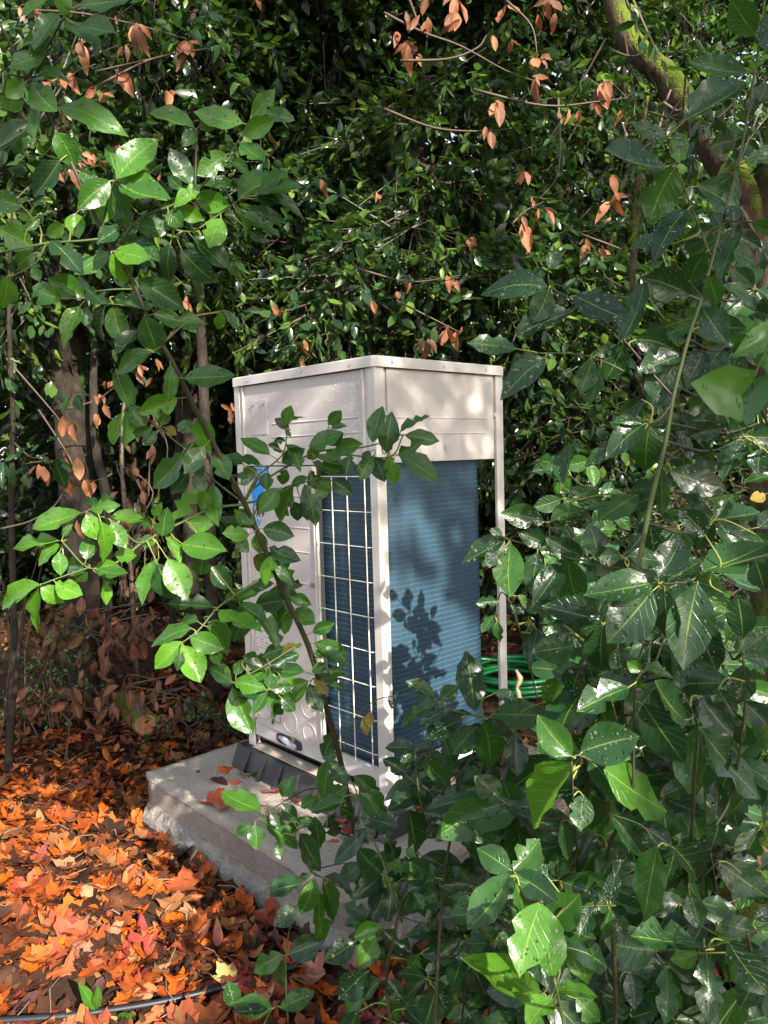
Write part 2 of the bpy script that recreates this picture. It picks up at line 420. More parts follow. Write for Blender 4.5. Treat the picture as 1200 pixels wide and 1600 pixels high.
# ------------------------------------------------------------------ ground
def gh(x, y):
    x = np.asarray(x, float); y = np.asarray(y, float)
    h = 0.025 * np.sin(1.7 * x + 0.6) * np.cos(1.3 * y) + 0.015 * np.sin(4.1 * x + 2.2 * y) + 0.008 * np.sin(9 * x - 7 * y + 1)
    far = np.clip((np.hypot(x, y) - 4.5) / 8, 0, 1)
    d = np.maximum(np.maximum(-1.3 - x, x - 0.4), np.maximum(-0.48 - y, y - 1.1))
    flat = np.clip(d / 0.6, 0, 1)
    return GZ + h * flat * (1 + 3 * far) + 0.25 * far * far
def soil_mat():
    q = NT('forest_soil'); oc = q.obj(); n1 = q.noise(oc, 22.0, 8.0, 0.7); n2 = q.noise(oc, 2.0, 3.0)
    c = q.mix(n1, (0.018, 0.010, 0.007), (0.085, 0.045, 0.028)); c = q.mix(q.math('MULTIPLY', n2, 0.5), c, (0.07, 0.035, 0.02))
    return q.done(q.bsdf(c, 0.95, q.bump(n1, 1.0, 0.03), spec=0.15))
M_SOIL = soil_mat()
g1 = np.concatenate([np.linspace(-90, -7, 16)[:-1], np.linspace(-7, 5, 121), np.linspace(5, 90, 16)[1:]])
gx, gy = np.meshgrid(g1, g1, indexing='ij'); n = len(g1)
gv = np.stack([gx.ravel(), gy.ravel(), gh(gx, gy).ravel()], 1)
idx = np.arange(n * n).reshape(n, n); a, b, c, d = idx[:-1, :-1].ravel(), idx[1:, :-1].ravel(), idx[1:, 1:].ravel(), idx[:-1, 1:].ravel()
o = link('ground', np_mesh('ground', gv, np.vstack([np.stack([a, b, c], 1), np.stack([a, c, d], 1)]), None, M_SOIL)); tag(o, kind='structure')

# ------------------------------------------------------------------ concrete pad
def conc_mat(name, a, b, rough_scale=1.0):
    q = NT(name); oc = q.obj(); n1 = q.noise(oc, 60.0 * rough_scale, 6.0, 0.7); n2 = q.noise(oc, 4.0, 4.0)
    st = q.n('ShaderNodeMapping'); q.put(st.inputs[0], oc); st.inputs['Scale'].default_value = (9, 9, 0.8)
    n3 = q.noise(st.outputs[0], 4.0, 4.0)
    vo = q.vor(oc, 38.0); pore = q.math('SUBTRACT', 1.0, q.smooth(vo.outputs['Distance'], 0.06, 0.14))
    pc = q.n('ShaderNodeSeparateColor'); q.put(pc.inputs[0], vo.outputs['Color']); pore = q.math('MULTIPLY', pore, q.smooth(pc.outputs[0], 0.72, 0.8))
    n1 = q.smooth(n1, .25, .75); n2 = q.smooth(n2, .3, .7)
    f = q.math('ADD', q.math('MULTIPLY', n1, 0.45), q.math('ADD', q.math('MULTIPLY', n2, 0.4), q.math('MULTIPLY', n3, 0.25)), clamp=True)
    col = q.mix(f, a, b); col = q.mix(q.math('MULTIPLY', pore, 0.6), col, (0.34, 0.31, 0.27))
    return q.done(q.bsdf(col, 0.9, q.bump(q.math('SUBTRACT', n1, q.math('MULTIPLY', pore, 0.6)), 0.9, 0.014), spec=0.2))
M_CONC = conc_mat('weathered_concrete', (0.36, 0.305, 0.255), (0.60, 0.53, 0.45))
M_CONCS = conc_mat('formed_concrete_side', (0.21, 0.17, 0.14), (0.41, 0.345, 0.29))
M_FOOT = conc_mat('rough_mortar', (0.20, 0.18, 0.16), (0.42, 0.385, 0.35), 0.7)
PX0, PX1, PY0, PY1 = -1.215, 0.262, -0.375, 1.06
def slab_side(x, y): return -0.38 + 0.025 * (x - PX0)
pad = empty('concrete_pad', (-0.5, 0.3, -0.34))
tag(pad, 'weathered grey concrete pad with a rough footing under the pale cooling unit', 'concrete pad')
def rough_box(mb, x0, x1, y0, y1, z0, z1, step, amp, taper=0.0, seed=1):
    r = np.random.default_rng(seed)
    nx, ny, nz = max(2, int((x1 - x0) / step)), max(2, int((y1 - y0) / step)), max(2, int((z1 - z0) / step))
    verts = {}
    L = []
    def vid(i, j, k):
        key = (i, j, k)
        if key not in verts:
            t = k / nz
            ex = taper * (1 - t)
            x = x0 - ex + (x1 - x0 + 2 * ex) * i / nx; y = y0 - ex + (y1 - y0 + 2 * ex) * j / ny; z = z0 + (z1 - z0) * t
            q = r.uniform(-amp, amp, 3)
            verts[key] = len(L); L.append((x + q[0], y + q[1], z + q[2] * (0.5 if k == nz else 1)))
        return verts[key]
    F = []
    for i in range(nx):
        for j in range(ny): F.append((vid(i, j, nz), vid(i + 1, j, nz), vid(i + 1, j + 1, nz), vid(i, j + 1, nz)))
    for i in range(nx):
        for k in range(nz):
            F.append((vid(i, 0, k), vid(i + 1, 0, k), vid(i + 1, 0, k + 1), vid(i, 0, k + 1)))
            F.append((vid(i + 1, ny, k), vid(i, ny, k), vid(i, ny, k + 1), vid(i + 1, ny, k + 1)))
    for j in range(ny):
        for k in range(nz):
            F.append((vid(0, j + 1, k), vid(0, j, k), vid(0, j, k + 1), vid(0, j + 1, k + 1)))
            F.append((vid(nx, j, k), vid(nx, j + 1, k), vid(nx, j + 1, k + 1), vid(nx, j, k + 1)))
    return mb.add(L, F)
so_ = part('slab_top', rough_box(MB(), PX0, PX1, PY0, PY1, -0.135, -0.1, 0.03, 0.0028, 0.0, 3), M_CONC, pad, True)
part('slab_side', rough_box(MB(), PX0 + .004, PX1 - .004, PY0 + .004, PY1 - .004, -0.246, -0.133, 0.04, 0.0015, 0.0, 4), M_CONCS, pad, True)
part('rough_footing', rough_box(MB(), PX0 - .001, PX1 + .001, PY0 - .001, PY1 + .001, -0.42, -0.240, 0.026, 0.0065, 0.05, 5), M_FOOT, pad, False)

# ------------------------------------------------------------------ the cooling unit
def paint_mat(name, c, rough=0.38, drops=True):
    q = NT(name); oc = q.obj(); n1 = q.noise(oc, 300.0, 2.0); n2 = q.noise(oc, 3.0, 4.0)
    st = q.n('ShaderNodeMapping'); q.put(st.inputs[0], oc); st.inputs['Scale'].default_value = (22, 22, 1.3)
    n3 = q.smooth(q.noise(st.outputs[0], 1.5, 4.0), 0.5, 0.8)
    gz = q.n('ShaderNodeSeparateXYZ'); q.put(gz.inputs[0], oc)
    col = q.mix(q.math('MULTIPLY', n2, 0.22), c, tuple(x * 0.86 for x in c)); col = q.mix(q.math('MULTIPLY', n3, 0.22), col, (0.30, 0.26, 0.21))
    return q.done(q.bsdf(col, q.math('ADD', rough, q.math('MULTIPLY', n2, 0.15)), q.bump(n1, 0.08, 0.002), spec=0.4))
IV = (0.50, 0.455, 0.42)
M_PAINT = paint_mat('ivory_paint', IV)
M_PAINT2 = paint_mat('ivory_frame_paint', (0.54, 0.50, 0.46), 0.34)
M_WIRE = paint_mat('ivory_wire_coating', (0.68, 0.65, 0.55), 0.3)
def simple(name, c, rough=0.5, metal=0.0, spec=0.5, bump=0.0):
    q = NT(name); n1 = q.noise(q.obj(), 35.0, 5.0)
    return q.done(q.bsdf(q.mix(n1, tuple(x * 0.75 for x in c), tuple(min(1, x * 1.2) for x in c)), rough, q.bump(n1, bump, 0.004) if bump else None, metal, spec))
def coil_mat():
    q = NT('blue_fin_coil'); oc = q.obj(); sz = q.n('ShaderNodeSeparateXYZ'); q.put(sz.inputs[0], oc)
    st = q.n('ShaderNodeMapping'); q.put(st.inputs[0], oc); st.inputs['Scale'].default_value = (1, 1, 0.06)
    n1 = q.noise(st.outputs[0], 55.0, 3.0); n2 = q.noise(st.outputs[0], 7.0, 3.0)
    fins = q.noise(st.outputs[0], 420.0, 1.0)
    c = q.mix(q.math('ADD', q.math('MULTIPLY', n1, 0.5), q.math('MULTIPLY', n2, 0.5)), (0.017, 0.038, 0.060), (0.052, 0.090, 0.124))
    return q.done(q.bsdf(c, 0.42, q.bump(fins, 0.4, 0.003), 0.35, 0.5))
M_COIL = coil_mat()
M_TUBE = simple('blue_fin_edge', (0.035, 0.16, 0.26), 0.4, 0.3)
M_RUB = simple('black_rubber', (0.022, 0.022, 0.025), 0.6, bump=0.2)
M_STEEL = simple('galvanised_steel', (0.5, 0.5, 0.5), 0.35, 0.9)
M_DARK = simple('dark_interior', (0.03, 0.03, 0.032), 0.7)
M_BLUE = simple('logo_blue', (0.0, 0.27, 0.80), 0.4)
M_INK = simple('logo_black', (0.012, 0.012, 0.014), 0.4)
M_PIPEW = simple('white_foam_pipe', (0.45, 0.43, 0.47), 0.8)
H, W_, D_ = 1.685, 0.93, 0.74
unit = empty('outdoor_cooling_unit', (-W_ / 2, D_ / 2, 0.0))
tag(unit, 'tall ivory outdoor cooling unit with blue finned coil standing on the concrete pad', 'heat pump')
# corner posts: L-profiles
for (cx, cy_, sx, sy) in ((0, 0, -1, 1), (-W_, 0, 1, 1), (0, D_, -1, -1), (-W_, D_, 1, -1)):
    a, b, t = 0.040, 0.046, 0.004
    prof = [(0, 0), (sx * a, 0), (sx * a, sy * 0.012), (sx * (a - t), sy * 0.012), (sx * (a - t), sy * t), (sx * t, sy * t), (sx * t, sy * (b - t)), (sx * 0.014, sy * (b - t)), (sx * 0.014, sy * b), (0, sy * b)]
    if sx * sy < 0: prof = prof[::-1]
    p_ = part('corner_post', MB().prism([(cx + p[0], cy_ + p[1]) for p in prof][::-1], 2, 0.0, 1.64), M_PAINT2, unit, bevel=0.0015)
    # bent foot with a bolt slot
    f = MB(); f.box((min(cx, cx + sx * .055), min(cy_, cy_ + sy * .05) , 0.001), (max(cx, cx + sx * .055), max(cy_, cy_ + sy * .05), 0.005))
    part('post_foot', f, M_PAINT2, p_)
# top cap: rim with chamfered corners and a fan opening
def rim(x0, x1, y0, y1, ch):
    return [(x0 + ch, y0), (x1 - ch, y0), (x1, y0 + ch), (x1, y1 - ch), (x1 - ch, y1), (x0 + ch, y1), (x0, y1 - ch), (x0, y0 + ch)]
e = 0.010
outer0 = rim(-W_ - e, e, -e, D_ + e, 0.018); outer1 = rim(-W_ - e + .006, e - .006, -e + .006, D_ + e - .006, 0.016)
mb = MB(); z0, z1 = 1.640, 1.680
ncirc = 48
circ = [(-W_ / 2 + 0.33 * math.cos(2 * math.pi * i / ncirc), D_ / 2 + 0.33 * math.sin(2 * math.pi * i / ncirc)) for i in range(ncirc)]
mb.add([(x, y, z0) for x, y in outer0] + [(x, y, z1 - .005) for x, y in outer0] + [(x, y, z1) for x, y in outer1],
       [(i, (i + 1) % 8, 8 + (i + 1) % 8, 8 + i) for i in range(8)] + [(8 + i, 8 + (i + 1) % 8, 16 + (i + 1) % 8, 16 + i) for i in range(8)])
def sq(i):
    t = 2 * math.pi * i / ncirc; c, s = math.cos(t), math.sin(t)
    hx, hy = W_ / 2 + e - .006, D_ / 2 + e - .006
    k = min(hx / max(abs(c), 1e-6), hy / max(abs(s), 1e-6)); return (-W_ / 2 + k * c, D_ / 2 + k * s)
mb.add([(*sq(i), z1) for i in range(ncirc)] + [(x, y, z1) for x, y in circ] + [(x, y, z1 - 0.2) for x, y in circ],
       [(i, (i + 1) % ncirc, ncirc + (i + 1) % ncirc, ncirc + i) for i in range(ncirc)] + [(ncirc + i, ncirc + (i + 1) % ncirc, 2 * ncirc + (i + 1) % ncirc, 2 * ncirc + i) for i in range(ncirc)])
top = part('top_cover', mb, M_PAINT2, unit)
for (px, py) in ((-.80, -e), (-.42, -e), (-.12, -e)): part('screw', MB().tube([(px, py + .001, 1.658), (px, py - .003, 1.658)], 0.006, 8), M_STEEL, top)
for (px, py) in ((.08, e), (.36, e), (.62, e)): part('screw', MB().tube([(e - .001, px, 1.658), (e + .003, px, 1.658)], 0.006, 8), M_STEEL, top)
part('fan_hub', MB().tube([(-W_ / 2, D_ / 2, 1.5), (-W_ / 2, D_ / 2, 1.62)], 0.09, 20), M_DARK, unit)
for k in range(4):
    a0 = k * math.pi / 2; m_ = MB()
    pts = []
    for rr in np.linspace(0.08, 0.30, 5):
        for sgn in (-1, 1):
            an = a0 + sgn * 0.42 * (0.7 + rr); pts.append((-W_ / 2 + rr * math.cos(an), D_ / 2 + rr * math.sin(an), 1.56 + sgn * 0.035))
    m_.add(pts, [(2 * i, 2 * i + 1, 2 * i + 3, 2 * i + 2) for i in range(4)])
    part('fan_blade', m_, M_DARK, unit)
gl = MB()
for rr in np.linspace(0.06, 0.33, 8):
    gl.tube([(-W_ / 2 + rr * math.cos(t), D_ / 2 + rr * math.sin(t), 1.684) for t in np.linspace(0, 2 * math.pi, 33)], 0.002, 4, False)
for t in np.linspace(0, 2 * math.pi, 9)[:-1]: gl.tube([(-W_ / 2 + .05 * math.cos(t), D_ / 2 + .05 * math.sin(t), 1.687), (-W_ / 2 + .34 * math.cos(t), D_ / 2 + .34 * math.sin(t), 1.687)], 0.002, 4)
part('fan_guard', gl, M_WIRE, unit)

def front_panel(name, x0, x1, z0, z1, y=0.006, ribs=(), parent=unit):
    """sheet panel whose face is at y, with shallow pressed ribs; returns the part"""
    m_ = MB(); m_.box((x0, y, z0), (x1, y + 0.02, z1))
    o = part(name, m_, M_PAINT, parent, bevel=0.002)
    for (ra, rb, zc) in ribs:
        k = MB(); h = 0.005
        k.add([(ra, y, zc - h), (rb, y, zc - h), (rb, y, zc + h), (ra, y, zc + h), (ra + h, y - .0028, zc), (rb - h, y - .0028, zc)],
              [(0, 1, 5, 4), (2, 3, 4, 5), (1, 2, 5), (3, 0, 4)])
        part('pressed_rib', k, M_PAINT, o)
    return o
up = front_panel('upper_front_panel', -0.868, -0.062, 1.288, 1.638, 0.008, [(-0.66, -0.10, 1.463), (-0.66, -0.10, 1.407)])
# folded vertical edge beside the corner post and the recessed strip
part('edge_fold', MB().box((-0.071, -0.002, 1.29), (-0.062, 0.03, 1.637)), M_PAINT2, up, bevel=0.002)
part('edge_fold', MB().box((-0.868, -0.002, 0.14), (-0.861, 0.03, 1.637)), M_PAINT2, up, bevel=0.002)
part('recess_strip', MB().box((-0.0615, 0.005, 1.29), (-0.0405, 0.03, 1.639)), M_PAINT, up)
part('recess_strip', MB().box((-0.889, 0.006, 0.14), (-0.8685, 0.03, 1.639)), M_PAINT, up)
def ring(mb, path, wdt, y0, y1):
    n_ = len(path); c = np.mean(path, 0); inn = [(c[0] + (p[0] - c[0]) * (1 - wdt / max(.02, abs(np.hypot(*(np.array(p) - c))))), c[1] + (p[1] - c[1]) * (1 - wdt / max(.02, abs(np.hypot(*(np.array(p) - c)))))) for p in path]
    mb.add([(x, y0, z) for x, z in path] + [(x, y1, z) for x, z in path] + [(x, y1, z) for x, z in inn] + [(x, y0, z) for x, z in inn],
           [(i, (i + 1) % n_, n_ + (i + 1) % n_, n_ + i) for i in range(n_)] + [(n_ + i, n_ + (i + 1) % n_, 2 * n_ + (i + 1) % n_, 2 * n_ + i) for i in range(n_)] + [(2 * n_ + i, 2 * n_ + (i + 1) % n_, 3 * n_ + (i + 1) % n_, 3 * n_ + i) for i in range(n_)])
    return mb
cover = part('inspection_cover', MB().box((-0.803, 0.0045, 1.421), (-0.687, 0.0085, 1.572)), M_PAINT, unit, bevel=0.002)
for sx in (-.79, -.715): part('screw', MB().tube([(sx, 0.006, 1.555), (sx, -0.002, 1.555)], 0.008, 10), M_STEEL, cover)
ctl = front_panel('control_box_panel', -0.860, -0.380, 0.118, 1.283, 0.004, [(-0.70, -0.42, 1.16), (-0.70, -0.42, 1.03), (-0.62, -0.42, 0.93), (-0.60, -0.42, 0.80)])
part('edge_fold', MB().box((-0.386, -0.004, 0.12), (-0.378, 0.02, 1.284)), M_PAINT2, ctl, bevel=0.002)
for (kx, kz, kr) in ((-0.606, 0.185, 0.052), (-0.470, 0.165, 0.045), (-0.475, 0.275, 0.045), (-0.80, 0.20, 0.05)):
    part('knockout', ring(MB(), [(kx + kr * math.cos(t), kz + kr * math.sin(t)) for t in np.linspace(0, 2 * math.pi, 29)[:-1]], 0.005, 0.004, 0.0015), M_PAINT2, ctl)
part('slot_outline', ring(MB(), [(-.745, .155), (-.675, .155), (-.675, .30), (-.745, .30)], 0.004, 0.004, 0.002), M_STEEL, ctl)
for (sx, sz) in ((-.41, .80), (-.41, .29), (-.585, .108), (-.41, 1.2)): part('screw', MB().tube([(sx, 0.006, sz), (sx, -0.004, sz)], 0.011, 12), M_STEEL, ctl)
# rating plate with rows of print
def print_mat():
    q = NT('rating_plate_print'); oc = q.obj(); s = q.n('ShaderNodeSeparateXYZ'); q.put(s.inputs[0], oc)
    row = q.math('GREATER_THAN', q.math('FRACT', q.math('MULTIPLY', s.outputs[2], 75.0)), 0.55)
    st = q.n('ShaderNodeMapping'); q.put(st.inputs[0], oc); st.inputs['Scale'].default_value = (1, 1, 0.75)
    n1 = q.math('GREATER_THAN', q.noise(st.outputs[0], 100.0, 1.0), 0.52)
    return q.done(q.bsdf(q.mix(q.math('MULTIPLY', q.math('MULTIPLY', row, n1), 0.75), (0.62, 0.58, 0.54), (0.06, 0.06, 0.06)), 0.4))
part('rating_plate', MB().box((-0.835, 0.0015, 0.40), (-0.69, 0.0045, 0.60)), print_mat(), ctl)
# maker's mark: black and blue quadrilaterals and lettering
part('logo_mark', MB().prism([(-.828, 1.187), (-.822, 1.170), (-.765, 1.235), (-.790, 1.243)], 1, 0.0022, 0.0042), M_INK, ctl)
part('logo_mark', MB().prism([(-.826, 1.166), (-.818, 1.100), (-.735, 1.165), (-.728, 1.247), (-.758, 1.245)], 1, 0.0024, 0.0042), M_BLUE, ctl)
def text(s, x, z, size, mat, shear=0.0, parent=ctl):
    c = bpy.data.curves.new('lettering', 'FONT'); c.body = s; c.size = size; c.extrude = 0.0006; c.shear = shear; c.offset = size * 0.02
    c.materials.append(mat); o_ = bpy.data.objects.new('lettering', c); COL.objects.link(o_); o_.parent = parent
    off = Vector((0, 0, 0)); p = parent
    while p is not None: off += p.location; p = p.parent
    bpy.context.view_layer.update()
    me = bpy.data.meshes.new_from_object(o_.evaluated_get(bpy.context.evaluated_depsgraph_get())); bpy.data.objects.remove(o_, do_unlink=True)
    me.name = 'lettering'; o_ = bpy.data.objects.new('lettering', me); COL.objects.link(o_); o_.parent = parent
    o_.rotation_euler = (math.pi / 2, 0, 0); o_.location = Vector((x, 0.0030, z)) - off; return o_
text('DAIKIN', -0.838, 1.252, 0.046, M_BLUE)
text('VRV', -0.832, 1.066, 0.055, M_INK, 0.25)
text('IV', -0.805, 1.022, 0.045, M_BLUE, 0.25)
# side panels
def side_panel(name, y0, y1, z0, z1, x=-0.006, ribs=()):
    o = part(name, MB().box((x - .02, y0, z0), (x, y1, z1)), M_PAINT, unit, bevel=0.002)
    for (ra, rb, zc) in ribs:
        k = MB(); h = .005
        k.add([(x, ra, zc - h), (x, rb, zc - h), (x, rb, zc + h), (x, ra, zc + h), (x + .0022, ra + h, zc), (x + .0022, rb - h, zc)], [(0, 1, 5, 4), (2, 3, 4, 5), (1, 2, 5), (3, 0, 4)])
        part('pressed_rib', k, M_PAINT, o)
    return o
sp = side_panel('upper_side_panel', 0.066, 0.682, 1.290, 1.638, -0.005, [(0.10, 0.63, 1.459), (0.10, 0.63, 1.399)])
part('recess_strip', MB().box((-0.03, 0.047, 1.290), (-0.013, 0.065, 1.639)), M_PAINT, sp)
part('recess_strip', MB().box((-0.03, 0.683, 1.290), (-0.013, 0.693, 1.639)), M_PAINT, sp)
for (sy, sz) in ((.378, 1.341), (.056, 1.475), (.687, 1.475)):
    part('screw', MB().tube([(-0.014, sy, sz), (0.0, sy, sz)], 0.010, 12), M_STEEL, sp)
part('upper_back_panel', MB().box((-0.88, D_ - .025, 1.29), (-0.05, D_ - .006, 1.638)), M_PAINT, unit, bevel=.002)
part('left_side_panel', MB().box((-W_ + .006, 0.05, 0.13), (-W_ + .025, D_ - .05, 1.638)), M_PAINT, unit, bevel=.002)
part('partition', MB().box((-0.396, 0.055, 0.12), (-0.388, 0.30, 1.30)), M_DARK, unit)
part('fan_deck', MB().box((-0.895, 0.03, 1.296), (-0.035, D_ - .03, 1.302)), M_DARK, unit)
# base frame
bf = MB(); bf.box((-0.888, 0.012, 0.055), (-0.042, 0.03, 0.128)); part('base_rail', bf, M_PAINT2, unit, bevel=.002)
bp = part('base_plate', MB().box((-0.888, 0.03, 0.118), (-0.05, D_ - .03, 0.128)), M_DARK, unit)
part('base_rail', MB().box((-0.888, D_ - .03, 0.055), (-0.042, D_ - .012, 0.128)), M_PAINT2, unit, bevel=.002)
part('base_rail', MB().box((-0.03, 0.05, 0.055), (-0.012, D_ - .05, 0.128)), M_PAINT2, unit, bevel=.002)
part('base_rail', MB().box((-W_ + .012, 0.05, 0.055), (-W_ + .03, D_ - .05, 0.128)), M_PAINT2, unit, bevel=.002)
# oval pipe opening: a flat dark plate for the shaded hole, with a foam wrapped pipe
ov = [(-.628 + .093 * math.copysign(abs(math.cos(t)) ** .5, math.cos(t)), .086 + .024 * math.copysign(abs(math.sin(t)) ** .5, math.sin(t))) for t in np.linspace(0, 2 * math.pi, 33)[:-1]]
hole = part('pipe_opening_shade', MB().prism(ov[::-1], 1, 0.0095, 0.0118), M_DARK, unit)
part('foam_pipe', MB().tube([(-.70, .0112, .090), (-.66, .009, .088), (-.62, .0088, .080), (-.575, .009, .072)], [.008, .014, .016, .012], 10), M_PIPEW, hole, True)
# ledge between feet and front rail, tan with dirt; beige bottom channel on the sides
part('bottom_channel', MB().box((-0.885, -0.012, 0.0015), (-0.045, 0.05, 0.0065)), simple('dusty_sheet', (0.42, 0.34, 0.27), .8, bump=.3), unit, bevel=.001)
part('bottom_channel', MB().prism([(-.045, .006), (.006, .006), (.006, .045), (.002, .045), (.002, .010), (-.045, .010)], 1, 0.055, D_ - .055), M_PAINT2, unit)
part('bottom_channel', MB().box((-0.885, D_ - .05, 0.0015), (-0.045, D_, 0.0065)), M_PAINT2, unit)
# finned coil wrapping front, right side and back
def rrect(x0, x1, y0, y1, r, k=6):
    p = [(x0, y0)]
    for cx, cy_, a in ((x1 - r, y0 + r, -90), (x1 - r, y1 - r, 0)):
        p += [(cx + r * math.cos(math.radians(a + 90 * i / k)), cy_ + r * math.sin(math.radians(a + 90 * i / k))) for i in range(k + 1)]
    return p + [(x0, y1)]
CZ0, CZ1 = 0.13, 1.287
path = rrect(-0.386, -0.040, 0.050, 0.665, 0.085); inner = rrect(-0.386, -0.075, 0.085, 0.63, 0.05)
n_ = len(path)
mb = MB().add([(x, y, CZ0) for x, y in path] + [(x, y, CZ1) for x, y in path] + [(x, y, CZ0) for x, y in inner] + [(x, y, CZ1) for x, y in inner],
              [(i, i + 1, n_ + i + 1, n_ + i) for i in range(n_ - 1)] + [(2 * n_ + i + 1, 2 * n_ + i, 3 * n_ + i, 3 * n_ + i + 1) for i in range(n_ - 1)] + [(n_ + i, n_ + i + 1, 3 * n_ + i + 1, 3 * n_ + i) for i in range(n_ - 1)] + [(n_ - 1, 3 * n_ - 1, 4 * n_ - 1, 2 * n_ - 1)])
coil = part('coil', mb, M_COIL, unit, True)
coil.data.polygons.foreach_set('use_smooth', [True] * len(coil.data.polygons))
es = coil.modifiers.new('split', 'EDGE_SPLIT'); es.split_angle = math.radians(40)
ed = rrect(-0.386, -0.0385, 0.0485, 0.6665, 0.0865)
mb = MB().add([(x, y, z) for z in (-.0013, .0013) for x, y in path] + [(x, y, z) for z in (-.0008, .0008) for x, y in ed],
              [(2 * n_ + i, 2 * n_ + i + 1, 3 * n_ + i + 1, 3 * n_ + i) for i in range(n_ - 1)] + [(i, i + 1, 2 * n_ + i + 1, 2 * n_ + i) for i in range(n_ - 1)] + [(3 * n_ + i, 3 * n_ + i + 1, n_ + i + 1, n_ + i) for i in range(n_ - 1)])
tme = mb.mesh('coil_row', M_TUBE)
for k in range(56):
    o = link('coil_row', tme, coil); o.location = (0, 0, CZ0 + 0.018 + k * 0.0202)
# wire guard
guard = part('wire_guard', MB().box((-0.376, -0.002, 0.150), (-0.372, 0.012, 1.28)), M_WIRE, unit)
for x in (-.355, -.258, -.168, -.067): part('wire', MB().tube([(x, -0.004, 0.13), (x, -0.004, 1.243)], 0.0024, 6), M_WIRE, guard)
for k in range(9):
    z = 1.243 - k * 0.132; part('wire', MB().tube([(-.372, 0.000, z), (-.06, 0.000, z), (-.045, 0.008, z)], 0.0021, 6), M_WIRE, guard)
# drops of rain on the upper front panel
ico = []
P = []
for _ in range(420):
    x = -0.08 - abs(rng.normal(0, 0.17)); z = rng.uniform(1.30, 1.63) if rng.random() < .85 else rng.uniform(0.7, 1.28)
    if x < -0.70: continue
    P.append((x, z, rng.uniform(0.0012, 0.0028)))
mb = MB()
for x, z, r in P:
    y0 = 0.008 if z > 1.288 else 0.004
    if z <= 1.288 and x > -.385: continue
    mb.add([(x, y0 - r * .8, z)] + [(x + r * math.cos(t), y0 - .0001, z + r * 1.2 * math.sin(t)) for t in np.linspace(0, 2 * math.pi, 7)[:-1]], [(0, 1 + (i + 1) % 6, 1 + i) for i in range(6)])
q = NT('rain_drop'); M_DROP = q.done(q.bsdf((0.85, 0.85, 0.85), 0.05, spec=1.0, Alpha=0.85))
part('rain_drops', mb, M_DROP, unit, True, kind='stuff')
# anti-vibration supports
def support(y0, label):
    x0, x1 = -0.985, 0.06; root = empty('support_block', ((x0 + x1) / 2, y0 + .02, -0.1)); tag(root, label, 'support block', 'black rubber support blocks under the unit')
    part('body', MB().prism([(y0 - .075, -.0985), (y0 + .115, -.0985), (y0 + .085, -.001), (y0 - .035, -.001)], 0, x0, x1), M_RUB, root, bevel=.006)
    for k in range(8):
        x = x0 + .10 + k * .125
        part('rib', MB().add([(x, y0 - .078, -.097), (x + .022, y0 - .078, -.097), (x + .022, y0 - .040, -.004), (x, y0 - .040, -.004), (x, y0 - .092, -.097), (x + .022, y0 - .092, -.097)],
                             [(4, 5, 2, 3), (0, 4, 3), (5, 1, 2)]), M_RUB, root)
    for bx in (-.885, -.045):
        part('bolt', MB().tube([(bx, y0 + .022, 0.0), (bx, y0 + .022, .045)], .006, 8), M_STEEL, root)
        part('nut', MB().tube([(bx, y0 + .022, 0.0066), (bx, y0 + .022, .018)], .013, 6), M_STEEL, root)
support(0.005, 'black ribbed rubber block under the front edge of the ivory unit')
support(D_ - .06, 'black ribbed rubber block under the rear edge of the ivory unit')

# ------------------------------------------------------------------ hose and pipe
def hose():
    c = onz(808, 1086, GZ); root = empty('garden_hose', (c[0], c[1], GZ)); tag(root, 'coiled bright green garden hose on the ground behind the unit', 'hose')
    q = NT('green_hose'); oc = q.obj(); M_ = q.done(q.bsdf(q.mix(q.noise(oc, 12.0, 3.0), (0.0, 0.06, 0.014), (0.004, 0.14, 0.034)), 0.28, spec=0.6))
    pts = []
    for k in range(7 * 22):
        t = k / 22 * 2 * math.pi; lay = k // 44; r = 0.36 - 0.033 * (k / 22 % 2.0) * 1.6 + 0.02 * math.sin(t * .7 + lay * 2)
        pts.append((c[0] + r * math.cos(t + lay), c[1] + r * math.sin(t + lay) * .95, gh(c[0], c[1]) + 0.035 + 0.034 * (k / 44) + 0.006 * math.sin(t * 3)))
    part('coiled_tube', MB().tube(pts, 0.0175, 10), M_, root, True)
hose()
def irrigation():
    px = [(-40, 1612), (60, 1602), (150, 1588), (250, 1569), (340, 1548), (420, 1527), (500, 1498), (580, 1462), (640, 1420), (680, 1396), (730, 1385), (780, 1389), (830, 1402), (900, 1432)]
    pts = spline([tuple(onz(x, y, GZ + .02)) for x, y in px], 5); pts[:, 2] = gh(pts[:, 0], pts[:, 1]) + 0.028
    root = empty('irrigation_pipe', pts[0]); tag(root, 'black plastic irrigation pipe running through the leaf litter', 'pipe')
    part('tube', MB().tube(pts, 0.0105, 10), simple('black_polyethylene', (0.012, 0.0125, 0.015), .45), root, True)
irrigation()

